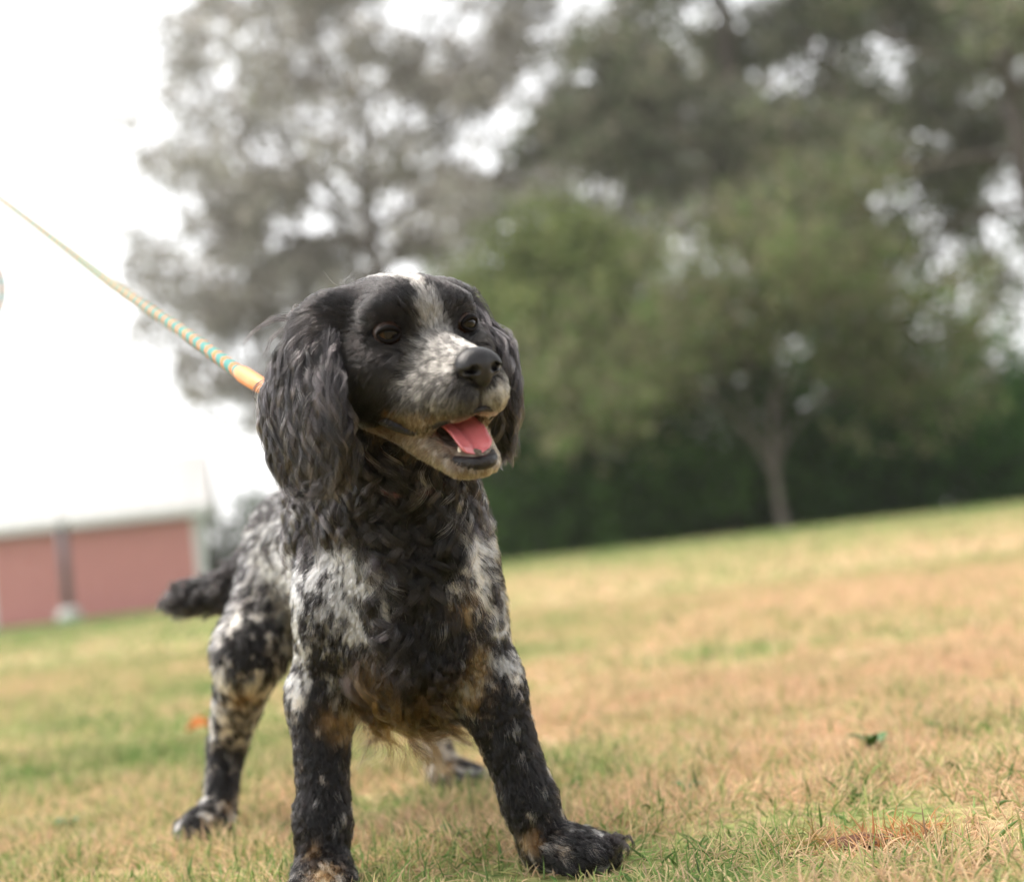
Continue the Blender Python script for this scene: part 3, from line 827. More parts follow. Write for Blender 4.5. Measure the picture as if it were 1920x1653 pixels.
def skin_material():
    mt, t, b = new_mat('dog_skin_under_coat')
    a = t.nodes.new('ShaderNodeAttribute'); a.attribute_name = 'col'
    t.links.new(a.outputs['Color'], b.inputs['Base Color'])
    b.inputs['Roughness'].default_value = .7
    return mt

BLACK = np.array([.0050, .0040, .0041]); WHITE = np.array([.82, .77, .70]); CREAM = np.array([.62, .48, .31])
GOLD = np.array([.27, .15, .055]); GREY = np.array([.30, .27, .28])

def to_head(p):
    return (p - HO) @ HM / HS

def coat(p, reg, jitter=None):
    """coat colour of points p on the body; the markings belong to the animal's own coat"""
    n = len(p)
    spot = 1.2 * noise3(p, 78, 1) + 1.1 * noise3(p, 160, 2)
    tick = noise3(p, 190, 3)
    fine = noise3(p, 330, 8)
    bias = np.full(n, -1.0); tan = np.zeros(n)
    body = np.isin(reg, (TRUNK, SHOULDER_R, SHOULDER_L, THIGH_R, THIGH_L, HIND_R, HIND_L))
    bias[body] = .02
    bias[np.isin(reg, (SHOULDER_R,))] = .14
    bias[reg == SHOULDER_L] = .08
    bias[np.isin(reg, (THIGH_R, HIND_R))] = -.16
    bias[np.isin(reg, (THIGH_L, HIND_L))] = -.1
    top = (reg == TRUNK) & (p[:, 2] > .335)
    bias[top] = -.38
    flank = (reg == TRUNK) & (p[:, 2] < .30)
    bias[flank] = .12
    bias[np.isin(reg, (CHEST, NECK))] = -.58
    bias[np.isin(reg, (FORE_R, FORE_L, PAW))] = -.36
    fr = np.isin(reg, (FORE_R, FORE_L)); bias[fr] = np.interp(p[fr, 2], [.03, .09, .15, .17], [-.38, -.62, -.34, .0])
    bias[reg == TAIL] = -1.2
    bias[np.isin(reg, (EAR_R, EAR_L))] = -1.3
    wb = np.zeros(n); tb = np.zeros(n)
    for x, y, z, r, k in COAT_MARKS:
        d2 = ((p - np.array([x, y, z])) ** 2).sum(1)
        g = np.exp(-d2 / (r * 1.05) ** 2 * .9)
        if k == 'B': wb -= .8 * g
        elif k == 'W': wb += 1.25 * g
        else: tb += .85 * g
    w = sstep(-.02, .05, spot + np.clip(bias + wb, np.where(np.isin(reg, (SHOULDER_R, SHOULDER_L)), -.48, np.where(np.isin(reg, (FORE_R, FORE_L, PAW)), -1.0, -1.5)), .50) + .18 * tick)
    tan = np.clip(tb, 0, 1) * sstep(-.5, .3, spot + .4)
    # the head
    h = to_head(p)
    head = np.isin(reg, (SKULL, MUZZLE, JAW, CHEEK, MOUTH))
    x, y, z = h[:, 0], h[:, 1], h[:, 2]
    nz = .45 * noise3(p, 160, 5) + .45 * fine
    bl_w = np.interp(y, [-6, -3, 0, 3.5, 5.0, 6.5, 8, 14], [.2, .6, .75, .50, .55, 1.1, 1.9, 2.0])
    bl = sstep(.35, -.35, np.abs(x - np.interp(y, [-4, 2, 5], [.5, .25, 0])) - bl_w + nz * 1.2)
    low = sstep(-1.6, -4.2, z)
    mz = sstep(5.0, 7.0, y - .35 * np.abs(x) + nz * 1.2)
    muz = mz * np.clip((.27 - .18 * sstep(.5, 2.0, np.abs(x)) - .02 * low + .85 * fine + .60 * tick), .04, 1)
    around_nose = sstep(1.5, .5, np.sqrt(x ** 2 + (y - 12.0) ** 2 + ((z + 2.0) * .8) ** 2) - 1.2)
    frontlip = sstep(10.6, 11.6, y) * sstep(-1.6, -2.4, z)
    wh = np.where(reg == MUZZLE, np.maximum(muz * (1 - .8 * around_nose), np.where(z > -1.2, bl * np.clip(.34 + .8 * fine + .5 * tick, .05, 1), 0)), bl * np.clip(.52 + .7 * fine + .3 * tick, .08, 1) * np.interp(y, [-3, 1, 3.5], [.45, .6, 1.0]))  # blaze darkened towards the crown to offset the sunlit top
    wh = np.maximum(wh, frontlip * np.clip(.55 + .8 * fine, 0, 1) * sstep(.2, -.8, x))
    jw = np.clip(.26 + .8 * fine + .4 * tick, .05, 1) * sstep(4.6, 7.2, y + .5 * fine)
    wh = np.where(reg == JAW, jw, wh)
    wh = np.where(reg == MOUTH, 0, wh)
    wh = np.where((reg == CHEEK), np.maximum(mz * .5 * np.clip(.5 + fine, 0, 1), 0), wh)
    w = np.where(head, wh, w)
    tan = np.where(head, np.where(reg == JAW, .22, np.where((reg == MUZZLE) & (z < -4.0), .25, 0)), tan)
    # lower body hair drawn cream: warm bounce off the grass put into the colour
    lowc = sstep(.25, .15, p[:, 2]) * (~head)
    pale = WHITE * (1 - .45 * lowc[:, None]) + CREAM * .45 * lowc[:, None]
    pale = np.where(head[:, None], WHITE * .58, pale)
    c = BLACK + (pale - BLACK) * w[:, None]
    tc = GOLD * (1 - w[:, None] * .55) + CREAM * w[:, None] * .55
    tan = np.clip(tan, 0, 1)[:, None]
    c = c * (1 - tan) + tc * tan
    return c

def grow(f, root, nor, flow, L, K, lift, grav, amp, wl, guides, clump, height, attract=.5, jit=.12, rng=RNG, taper=.8):
    """strands that lie on the distance field: (n,K,3)"""
    n = len(root)
    t = nrm(flow - nor * (flow * nor).sum(1, keepdims=True))
    side = np.cross(nor, t)
    a = rng.normal(0, jit, n)[:, None]
    t = nrm(t * np.cos(a) + side * np.sin(a))
    lf = (lift * rng.uniform(.6, 1.4, n))[:, None]
    d = nrm(t * np.cos(lf) + nor * np.sin(lf))
    step = (L / (K - 1))[:, None]
    p = root.copy(); pts = [p]
    hgt = height * rng.uniform(.25, 1.0, n)
    down = np.array([0, 0, -1.0])
    for k in range(1, K):
        s = k / (K - 1)
        d = nrm(d + grav[:, None] * down * step / .02)
        q = p + d * step
        sd = f.sample(q)
        g = f.grad(q)
        want = hgt * min(1, s * 2.5)
        push = np.where(sd < want, want - sd, 0.0)
        pull = np.where((sd > want) & (sd < .03), -(sd - want) * attract, 0.0)
        q = q + g * (push + pull)[:, None]
        d = nrm(.35 * d + .65 * nrm(q - p))
        p = q; pts.append(p)
    P = np.stack(pts, 1)
    # curl shared inside a lock
    if guides:
        m_ = min(guides, n)
        kd = kdtree.KDTree(m_)
        for i in range(m_): kd.insert(root[i], i)
        kd.balance()
        gi = np.array([kd.find(r)[1] for r in root])
    else:
        gi = np.arange(n)
    ph = rng.uniform(0, 2 * np.pi, n)[gi] + rng.normal(0, .35, n)
    fq = (rng.uniform(.75, 1.35, n))[gi]
    am = (amp * rng.uniform(.4, 1.5, n)[gi])
    s = np.linspace(0, 1, K)
    T = nrm(np.gradient(P, axis=1))
    b1 = nrm(np.cross(T, nor[:, None, :] + 1e-4)); b2 = np.cross(T, b1)
    th = 2 * np.pi * (s[None] * L[:, None] / wl[:, None]) * fq[:, None] + ph[:, None]
    env = sstep(0, .35, s)[None] * am[:, None]
    hand = np.where(rng.random(n) < .5, 1, -1)[gi][:, None]
    P = P + (env * (np.cos(th) - np.cos(ph)[:, None] * (1 - s[None])))[..., None] * b1 \
          + (env * .6 * hand * np.sin(th))[..., None] * b2
    if guides:
        c = (clump[:, None] * sstep(0, .45, s)[None] * np.where(rng.random(n) < .06, rng.uniform(.0, .5, n), rng.uniform(.82, 1.0, n))[:, None])[..., None]
        off = (root - root[gi])[:, None, :] * (1 - taper * s)[None, :, None]
        own = (L / np.maximum(L[gi], 1e-5))
        G = P[gi] + off
        # a strand shorter than its guide only follows it part of the way
        P = P * (1 - c) + G * c * np.ones_like(own)[:, None, None]
    q = P[:, 1:].reshape(-1, 3)
    sd = f.sample(q)
    bad = sd < .0004
    if bad.any():
        qb = q[bad]
        q[bad] = qb + f.grad(qb) * (.0006 - sd[bad])[:, None]
        P[:, 1:] = q.reshape(n, K - 1, 3)
    return P, gi

class Skin:
    """area weighted sampling of the body with smoothed fur settings"""
    def __init__(self, V, F, N, reg):
        self.V, self.N, self.reg = V, N, reg
        self.T = np.concatenate([F[:, [0, 1, 2]], F[:, [0, 2, 3]]])
        a, b, c = (V[self.T[:, i]] for i in range(3))
        self.area = .5 * np.linalg.norm(np.cross(b - a, c - a), axis=1)
        E = np.concatenate([F[:, [0, 1]], F[:, [1, 2]], F[:, [2, 3]], F[:, [3, 0]]])
        self.E = np.unique(np.sort(E, 1), axis=0)
        self.deg = np.bincount(self.E.ravel(), minlength=len(V)).astype(float)

    def smooth(self, A, it):
        A = np.array(A, float)
        for _ in range(it):
            S = np.zeros_like(A)
            for j, k in ((0, 1), (1, 0)):
                if A.ndim == 1:
                    S += np.bincount(self.E[:, j], A[self.E[:, k]], minlength=len(A))
                else:
                    for c in range(A.shape[1]):
                        S[:, c] += np.bincount(self.E[:, j], A[self.E[:, k], c], minlength=len(A))
            A = .5 * A + .5 * S / (self.deg if A.ndim == 1 else self.deg[:, None])
        return A

    def sample(self, n, weight, rng):
        w = self.area * weight[self.T].mean(1)
        ti = rng.choice(len(w), n, p=w / w.sum())
        r1 = np.sqrt(rng.random(n)); r2 = rng.random(n)
        bc = np.stack([1 - r1, r1 * (1 - r2), r1 * r2], 1)
        tri = self.T[ti]
        get = lambda A: (A[tri] * (bc if A.ndim == 1 else bc[..., None])).sum(1)
        return get, tri[np.arange(n), bc.argmax(1)]

def build_dog():
    f = build_dog_field()
    V, F = f.surface()
    g = f.grad(V)
    reg = f.region(V - g * .0015)
    # long curls only down the middle of the chest; the shoulders keep their short spotted coat
    cn = np.isin(reg, (CHEST, NECK)) & (V[:, 2] < .325) & (V[:, 2] > .212)
    reg[cn & (V[:, 0] < -.128 + .010 * noise3(V, 60, 4))] = SHOULDER_R
    reg[cn & (V[:, 0] > -.054 + .008 * noise3(V, 60, 5))] = SHOULDER_L
    dog = mesh_np('spaniel', V - DOG, F, skin_material(), None, True, DOG)
    tag(dog, 'black and white roan spaniel standing on the lawn with its mouth open', 'dog')
    N = np.empty(len(V) * 3, np.float32)
    dog.data.vertices.foreach_get('normal', N); N = nrm(N.reshape(-1, 3).astype(float))
    sk = Skin(V, F, N, reg)
    vc = coat(V, reg) * .8
    vc[reg == MOUTH] = (.030, .012, .012)
    hv = to_head(V)
    for s_ in (-1, 1):
        vc[((hv - np.array([s_ * 3.1, 4.9, 1.1])) ** 2).sum(1) < 1.7 ** 2] = BLACK
    vc[((hv - np.array([0, 12.2, -.9])) ** 2).sum(1) < 1.9 ** 2] = BLACK
    add_color(dog, vc)
    h = to_head(V)
    nose_p = hd(0, 12.4, -.6)

    # ---- combing direction
    flow = np.zeros_like(V); flow[:] = (0, 0, -1)
    ta = nrm(np.array([-.43, .90, .08]))
    is_ = lambda *r: np.isin(reg, r)
    flow[is_(TRUNK)] = ta * .75 + np.array([0, 0, -.75])
    flow[is_(SHOULDER_R, SHOULDER_L)] = ta * .30 + np.array([0, 0, -.95])
    flow[is_(THIGH_R, THIGH_L)] = ta * .35 + np.array([0, 0, -.9])
    hm = is_(SKULL, MUZZLE, JAW, CHEEK)
    fl = nrm(V - nose_p)
    flow[hm] = fl[hm]
    fl2 = nrm(fl + np.array([0, 0, -.9])); c_ = is_(CHEEK); flow[c_] = fl2[c_]
    c_ = is_(MUZZLE) & (h[:, 2] < -2.2); flow[c_] = nrm(fl + np.array([0, 0, -.7]))[c_]
    flow[is_(NECK, CHEST)] = (0, .05, -1)
    for r, s in ((EAR_R, 1), (EAR_L, -1)):
        mid = V[reg == r].mean(0)
        o = V - mid; o[:, 2] = 0
        flow[reg == r] = (nrm(np.array([0, 0, -1.0]) + o * 9.0))[reg == r]
    flow[is_(TAIL)] = nrm(np.array([-.085, .05, -.030]))
    c_ = is_(PAW)
    for x, y, d in ((-.207, 1.25, (.12, -1)), (-.0, 1.24, (.8, -.58)), (-.385, 1.6, (-.4, -.92)), (-.11, 1.73, (.78, -.62))):
        m_ = c_ & (np.hypot(V[:, 0] - x, V[:, 1] - y) < .08)
        flow[m_] = nrm(np.array([d[0], d[1], -.55]))
    flow = nrm(sk.smooth(flow, 12))

    # ---- settings per region: length, lift, gravity, curl, wavelength, height of the coat
    n = len(V)
    Ln = np.full(n, .022); lift = np.full(n, .25); grav = np.full(n, .04); amp = np.full(n, .0008)
    wl = np.full(n, .03); hg = np.full(n, .006)
    def setr(rs, l, li, gr, a, w, hh):
        m_ = is_(*rs); Ln[m_] = l; lift[m_] = li; grav[m_] = gr; amp[m_] = a; wl[m_] = w; hg[m_] = hh
    setr((SKULL,), .0105, .16, 0, .0003, .02, .0022)
    setr((MUZZLE,), .0062, .22, 0, .0002, .02, .0016)
    setr((CHEEK,), .0120, .20, .02, .0004, .02, .0026)
    setr((JAW,), .0085, .30, .05, .0004, .02, .0024)
    setr((EAR_R, EAR_L), .058, .38, .45, .0040, .048, .008)
    for r_ in (EAR_R, EAR_L):
        m_ = reg == r_; z0, z1 = V[m_, 2].min(), V[m_, 2].max()
        Ln[m_] = np.interp((V[m_, 2] - z0) / (z1 - z0), [0, .4, 1], [.036, .070, .105])
    setr((NECK,), .054, .40, .38, .0060, .036, .009)
    setr((CHEST,), .066, .50, .40, .0072, .036, .011)
    setr((TRUNK,), .019, .16, .05, .0012, .03, .006)
    setr((SHOULDER_R, SHOULDER_L), .0125, .20, .08, .0010, .03, .004)
    setr((FORE_R, FORE_L), .011, .18, .10, .0008, .02, .003)
    setr((THIGH_R, THIGH_L), .015, .20, .08, .0010, .03, .006)
    setr((HIND_R, HIND_L), .013, .22, .1, .0008, .02, .004)
    setr((PAW,), .017, .20, .06, .0012, .018, .004)
    setr((TAIL,), .028, .50, .02, .0016, .02, .011)
    low = is_(CHEST) & (V[:, 2] < .22); Ln[low] = np.interp(V[low, 0], [-.13, -.085], [.090, .026]); grav[low] = .7; wl[low] = .042; lift[low] = .7; amp[low] = .005
    bel = is_(TRUNK) & (N[:, 2] < -.45); Ln[bel] = .042; grav[bel] = .4; amp[bel] = .003
    # feathering down the backs of the legs
    back = is_(FORE_R, FORE_L) & (N[:, 1] > .35); Ln[back] = .034; lift[back] = .6; amp[back] = .0035; grav[back] = .25
    sd2 = is_(FORE_R, FORE_L) & (N[:, 1] > -.25) & (N[:, 1] <= .35); Ln[sd2] = .019; lift[sd2] = .35; amp[sd2] = .002
    side_ = is_(FORE_R) & (N[:, 0] < -.6) & (V[:, 2] < .09); Ln[side_] = .026; lift[side_] = .5; amp[side_] = .003
    back = is_(SHOULDER_R, SHOULDER_L) & (V[:, 2] < .19) & (N[:, 1] > .2); Ln[back] = .024
    brow = is_(SKULL) & (np.abs(np.abs(h[:, 0]) - 3.0) < 1.3) & (h[:, 2] > 1.6) & (h[:, 2] < 3.0) & (h[:, 1] > 3.6)
    Ln[brow] = .013; lift[brow] = .4
    crown = is_(SKULL) & (h[:, 1] < -1.0); Ln[crown] = .024; lift[crown] = .25; amp[crown] = .0015
    Ln, lift, grav, amp, wl, hg = (sk.smooth(a, 8) for a in (Ln, lift, grav, amp, wl, hg))

    fur = fur_material('dog_fur')
    fur_ear = fur_material('dog_ear_fur', .16, .24, 1.48)
    fur_dark = fur_material('dog_chest_fur', .13, .22, 1.38)
    eyes = [(hd(s * 3.0, 4.62, 1.1), nrm(HM @ np.array([s * .34, .93, .06]))) for s in (1, -1)]

    def coat_part(name, regions, count, K, guides, clump, r0, height_mul=1.0, tipmix=0.0, jit=.12, wmask=None, attract=.5, seed=1, taper=.8, look=True, mat=None):
        rng = np.random.default_rng(seed)
        w = np.isin(reg, regions).astype(float)
        if wmask is not None: w = w * wmask
        get, vi = sk.sample(count, w, rng)
        root = get(V); nor = nrm(get(N)); fw = get(flow)
        L = get(Ln) * rng.uniform(.55, 1.2, count)
        P, gi = grow(f, root, nor, fw, L, K, get(lift), get(grav), get(amp), get(wl), guides,
                     np.full(count, clump), get(hg) * height_mul, attract, jit, rng, taper)
        rr = reg[vi]
        shown = P[:, int(K * (.45 if look else 0))]
        lockp = shown[gi] * .85 + shown * .15 + fw * rng.normal(0, .0020, count)[:, None]
        col = coat(lockp, rr)
        lum = (rng.normal(1, .16, count) * rng.normal(1, .14, count)[gi])[:, None]
        col = np.clip(col * np.clip(lum, .5, 1.6), .004, .9)
        # scattered odd hairs of the other colour make the roan
        ear = np.isin(rr, (EAR_R, EAR_L))
        dark_ = (col.max(1) < .05)
        gl = np.clip(rng.normal(-.05, .5, count)[gi] + rng.normal(0, .15, count), 0, 1.3)[:, None] * (ear + .35 * (dark_ & np.isin(rr, (CHEST, NECK))))[:, None]
        col = col * np.clip(1 - gl, 0, 1) + np.array([.125, .105, .112]) * gl  # greyer ear and dark chest locks: silvery highlights put into the colour
        odd = rng.random(count) < .02
        grey = col[odd] * .4 + WHITE * .22
        col[odd] = np.where(np.isin(rr[odd], (EAR_R, EAR_L, SKULL, CHEEK, CHEST, NECK))[:, None], col[odd] * .75 + GREY * .25, grey)
        s = np.linspace(0, 1, K)
        cols = np.repeat(col[:, None, :], K, 1)
        if tipmix:
            tipc = GOLD * .8
            tw = (tipmix * (s ** 1.5))[None, :, None] * sstep(.205, .15, root[:, 2])[:, None, None] * rng.uniform(.2, 1, count)[:, None, None]
            cols = cols * (1 - tw) + tipc * tw
        rad = r0 * rng.uniform(.7, 1.25, count)[:, None] * (1 - .88 * s ** 1.6)[None]
        # keep the eyes, nose and mouth clear
        keep = np.ones(count, bool)
        for c, ax in eyes:
            dv = P - c; dist = np.linalg.norm(dv, axis=-1)
            cosa = (dv * ax).sum(-1) / np.maximum(dist, 1e-6)
            keep &= ~((dist < 1.48 * HS) & (cosa > .76)).any(1)
        hp = (P - HO) @ HM / HS
        keep &= ~((((hp[..., 0] / 1.75) ** 2 + ((hp[..., 1] - 12.5) / 1.25) ** 2 + ((hp[..., 2] + .75) / 1.25) ** 2) < 1).any(1))
        hp0 = hp[:, 0]
        keep &= ~((np.abs(hp0[:, 0]) < 1.5) & (hp0[:, 1] > 4) & (hp0[:, 2] < -4.55) & (hp0[:, 2] > -7.35))
        return hair_object(name, P[keep] - DOG, rad[keep], cols[keep], mat or fur, dog)

    coat_part('face_fur', (SKULL, MUZZLE, JAW, CHEEK), 130000, 5, 7000, .55, .00016, seed=1, look=False)
    coat_part('ear_fur', (EAR_R,), 46000, 24, 1500, .84, .00017, seed=2, jit=.10, taper=.6, mat=fur_ear, attract=.06)
    coat_part('ear_fur', (EAR_L,), 38000, 24, 1300, .84, .00017, seed=3, jit=.10, taper=.6, mat=fur_ear, attract=.06)
    coat_part('chest_fur', (NECK, CHEST), 80000, 26, 1900, .88, .00017, seed=4, tipmix=.6, jit=.28, attract=.06, taper=.7, mat=fur_dark)
    coat_part('body_fur', (TRUNK,), 80000, 9, 5000, .65, .00020, seed=5, tipmix=.3, attract=.25)
    coat_part('shoulder_fur', (SHOULDER_R, SHOULDER_L), 92000, 9, 6500, .65, .00019, seed=6, tipmix=.0, jit=.25, attract=.2)
    coat_part('leg_fur', (FORE_R, PAW, FORE_L), 60000, 9, 3000, .55, .00019, seed=7, jit=.25, attract=.3)
    coat_part('hind_leg_fur', (THIGH_R, THIGH_L, HIND_R, HIND_L), 50000, 8, 2400, .6, .00020, seed=8, jit=.2, attract=.25)
    coat_part('tail_fur', (TAIL,), 14000, 10, 400, .85, .00026, seed=9, jit=.35, attract=.1)

    # ---- loose wisps: the tuft flung out behind the ear, stray hairs on the crown, whiskers, curls on the paws
    rng = np.random.default_rng(77)
    WP = []; WR = []; WC = []
    def wisp(pts, count, spread, r, col, conv=.8):
        base = spline(pts, 16)
        s = np.linspace(0, 1, 16)
        o1 = rng.normal(0, spread, (count, 1, 3)) * (1 - conv * s)[None, :, None]
        wob = rng.normal(0, spread * .5, (count, 1, 3)) * np.sin(s * rng.uniform(4, 9) + rng.uniform(0, 6))[None, :, None]
        WP.append(base[None] + o1 + wob); WR.append(r * (1 - .85 * s ** 2)[None] * rng.uniform(.7, 1.2, (count, 1)))
        WC.append(np.clip(np.array(col) * rng.normal(1, .2, (count, 1, 1)) * np.ones((count, 16, 1)), .003, .9))
    dk = (.016, .013, .014)
    wisp([(-.150, 1.150, .470), (-.1675, 1.150, .482), (-.177, 1.145, .4835), (-.186, 1.14, .4795), (-.196, 1.135, .4735), (-.2055, 1.13, .4625)], 34, .0022, .00013, (.006, .005, .005), .92)
    wisp([(-.152, 1.150, .466), (-.166, 1.149, .474), (-.175, 1.146, .4735), (-.184, 1.142, .467), (-.188, 1.14, .458), (-.191, 1.139, .452)], 22, .0022, .00013, (.006, .005, .005), .92)
    wisp([(-.150, 1.150, .476), (-.160, 1.150, .486), (-.166, 1.150, .4835), (-.171, 1.15, .474)], 60, .004, .0002, dk, .6)
    for _ in range(22):
        q = hd(rng.uniform(-3.8, 3.8), rng.uniform(-4, 1.0), 4.0)
        d = np.array([rng.uniform(-.8, .8), rng.uniform(-.3, .3), .8])
        wisp([q, q + d * .006, q + d * .010 + rng.normal(0, .003, 3), q + d * .011 + rng.normal(0, .006, 3)], 2, .0008, .00007, (.02, .018, .018), .3)
    for sd_ in (1, -1):
        for k in range(9):
            q = hd(sd_ * 2.3, 9.2 - .35 * k, -2.0 - .35 * (k % 3))
            d = HM @ np.array([sd_ * 1.0, -.15 + rng.uniform(-.3, .3), -.5 + rng.uniform(-.2, .2)])
            wisp([q, q + d * .010, q + d * .02 + np.array([0, 0, -.002]), q + d * .03 + np.array([0, 0, -.007])], 1, .0001, .00009, (.35, .33, .32), 0)
    for k in range(20):           # curls beyond the toes of the near paw and down the outer side of the other front leg
        if k < 20:
            q = np.array([.028, 1.222, .012]) + rng.uniform(-1, 1, 3) * np.array([.012, .012, .008]); d = np.array([.8, -.5, rng.uniform(.0, .5)])
        else:
            q = np.array([-.228, 1.276, rng.uniform(.02, .10)]); d = np.array([-.9, .2, rng.uniform(-.7, .1)])
        ln = rng.uniform(.012, .024) * (1 if k < 20 else .6)
        wisp([q, q + d * ln * .5, q + d * ln + np.array([0, 0, ln * .25]), q + d * ln * 1.2 + np.array([0, 0, ln * .0]), q + d * ln * 1.1 + np.array([0, 0, -ln * .3])], 26, .0016, .0002, dk, .75)
    hair_object('loose_hair', np.concatenate(WP) - DOG, np.concatenate(WR), np.concatenate(WC), fur, dog)

    # ---- eyes
    eye_mat, t, b = new_mat('eye')
    tc = t.nodes.new('ShaderNodeTexCoord'); sep = t.nodes.new('ShaderNodeSeparateXYZ')
    t.links.new(tc.outputs['Object'], sep.inputs[0])
    rmp = t.nodes.new('ShaderNodeValToRGB'); mr = t.nodes.new('ShaderNodeMapRange')
    mr.inputs['From Min'].default_value = .55 * 1.06 * HS; mr.inputs['From Max'].default_value = 1.06 * HS
    t.links.new(sep.outputs['Z'], mr.inputs['Value']); t.links.new(mr.outputs[0], rmp.inputs[0])
    e = rmp.color_ramp.elements
    e[0].position = 0; e[0].color = (.05, .035, .03, 1)
    e[1].position = .76; e[1].color = (.004, .003, .003, 1)
    for ps, c in ((.12, (.02, .012, .01, 1)), (.2, (.022, .010, .006, 1)), (.62, (.032, .015, .008, 1)), (.70, (.012, .007, .005, 1))):
        q = e.new(ps); q.color = c
    t.links.new(rmp.outputs[0], b.inputs['Base Color'])
    b.inputs['Roughness'].default_value = .03; b.inputs['Specular IOR Level'].default_value = .22
    lid_mat = simple_mat('eyelid_skin', (.005, .004, .004), .5, spec=.08)
    for c, ax in eyes:
        bm = bmesh.new(); bmesh.ops.create_uvsphere(bm, u_segments=32, v_segments=20, radius=1.06 * HS)
        me = bpy.data.meshes.new('eye'); bm.to_mesh(me); bm.free()
        me.polygons.foreach_set('use_smooth', np.ones(len(me.polygons), bool)); me.materials.append(eye_mat)
        eo = link(bpy.data.objects.new('eye', me), dog)
        eo.location = c - DOG
        gaze = Vector(nrm(ax * .55 + HF * .45 + np.array([.04, 0, .05])))
        eo.rotation_euler = gaze.to_track_quat('Z', 'Y').to_euler()
        u = nrm(np.cross(HU, ax)); v = np.cross(ax, u)
        al = np.linspace(0, 2 * np.pi, 40, endpoint=False)
        hx = np.radians(45) * np.cos(al); vy = np.where(np.sin(al) > 0, np.radians(24), np.radians(28)) * np.sign(np.sin(al)) * np.abs(np.sin(al)) ** .9
        dirs = nrm(ax + np.tan(hx)[:, None] * u + np.tan(vy)[:, None] * v)
        ring = c + dirs * 1.1 * HS
        ring = np.vstack([ring, ring[:1]])
        Vt, Ft = tube(ring, np.interp(np.arange(41), [0, 10, 20, 30, 40], [.13, .25, .13, .15, .13]) * HS, 8, False)
        mesh_np('eyelid', Vt - DOG, Ft, lid_mat, dog)

    # ---- nose leather
    nf = Field(hd(0, 12.2, -.9) - .035, hd(0, 12.2, -.9) + .035, .0009)
    En = lambda c, r, k=.4, sub=False: nf.ell(hd(*c), np.array(r) * HS, HM, k * HS, 1, sub)
    En((0, 11.9, -.6), (1.5, 1.22, 1.02), .3)
    En((0, 12.5, -1.35), (.75, .75, 1.0), .5)
    for s in (-1, 1):
        En((s * .92, 12.2, -.85), (.74, .95, .74), .35)
        nf.cone(hd(s * .55, 13.6, -1.05), hd(s * 1.0, 12.6, -.85), .30 * HS, .34 * HS, .12 * HS, 1, True)
        nf.cone(hd(s * 1.0, 13.0, -.95), hd(s * 1.95, 12.3, -1.25), .20 * HS, .16 * HS, .12 * HS, 1, True)
    nf.cone(hd(0, 13.6, -.6), hd(0, 13.2, -2.4), .10 * HS, .12 * HS, .15 * HS, 1, True)
    Vn, Fn = nf.surface()
    nmat, t, b = new_mat('nose_leather')
    b.inputs['Base Color'].default_value = (.0065, .0058, .0068, 1); b.inputs['Roughness'].default_value = .33; b.inputs['Specular IOR Level'].default_value = .38
    tc = t.nodes.new('ShaderNodeTexCoord'); vo = t.nodes.new('ShaderNodeTexVoronoi'); vo.inputs['Scale'].default_value = 900
    bp = t.nodes.new('ShaderNodeBump'); bp.inputs['Strength'].default_value = .35; bp.inputs['Distance'].default_value = .0006
    t.links.new(tc.outputs['Object'], vo.inputs['Vector']); t.links.new(vo.outputs['Distance'], bp.inputs['Height']); t.links.new(bp.outputs[0], b.inputs['Normal'])
    mesh_np('nose', Vn - DOG, Fn, nmat, dog)

    # ---- mouth: tongue, lips, lower teeth
    tm, t, b = new_mat('tongue')
    b.inputs['Base Color'].default_value = (.60, .17, .19, 1); b.inputs['Roughness'].default_value = .2; b.inputs['Coat Weight'].default_value = .5; b.inputs['Coat Roughness'].default_value = .12
    b.inputs['Subsurface Weight'].default_value = .25; b.inputs['Subsurface Radius'].default_value = (.006, .002, .002)
    tc = t.nodes.new('ShaderNodeTexCoord'); no = t.nodes.new('ShaderNodeTexNoise'); no.inputs['Scale'].default_value = 700; no.inputs['Detail'].default_value = 3
    bp = t.nodes.new('ShaderNodeBump'); bp.inputs['Strength'].default_value = .4; bp.inputs['Distance'].default_value = .0008
    t.links.new(tc.outputs['Object'], no.inputs['Vector']); t.links.new(no.outputs['Fac'], bp.inputs['Height']); t.links.new(bp.outputs[0], b.inputs['Normal'])
    sp = spline([(0, 4.2, -5.1), (0, 6.6, -5.1), (0, 9.0, -5.5), (0, 10.5, -6.25), (0, 11.35, -7.1)], 22)
    hw = np.interp(np.linspace(0, 1, 22), [0, .3, .7, .88, .96, 1], [1.2, 1.35, 1.36, 1.24, .92, .35])
    Vt = []; nc = 13
    for i in range(22):
        tn = nrm(sp[min(i + 1, 21)] - sp[max(i - 1, 0)]); nn = nrm(np.cross([1, 0, 0], tn))
        for up_, sg in ((1, 1), (0, -1)):
            for j in (range(nc) if sg > 0 else range(nc - 2, 0, -1)):
                xx = -1 + 2 * j / (nc - 1)
                dz = (.34 * xx ** 2 - .26 * math.exp(-(xx / .14) ** 2) + .05 * math.sin(i * 1.3 + 3 * xx) * abs(xx)) if sg > 0 else (.20 * xx ** 2 - .55 * math.sqrt(max(0, 1 - xx * xx)))
                q = sp[i] + np.array([xx * hw[i], 0, 0]) + nn * dz * (1 if i < 20 else .5)
                Vt.append(hd(*q))
    ringn = 2 * nc - 2
    Ft = [(i * ringn + j, i * ringn + (j + 1) % ringn, (i + 1) * ringn + (j + 1) % ringn, (i + 1) * ringn + j) for i in range(21) for j in range(ringn)]
    Ft += [tuple(range(ringn))[::-1], tuple(21 * ringn + j for j in range(ringn))]
    mesh_np('tongue', np.array(Vt) - DOG, Ft, tm, dog)
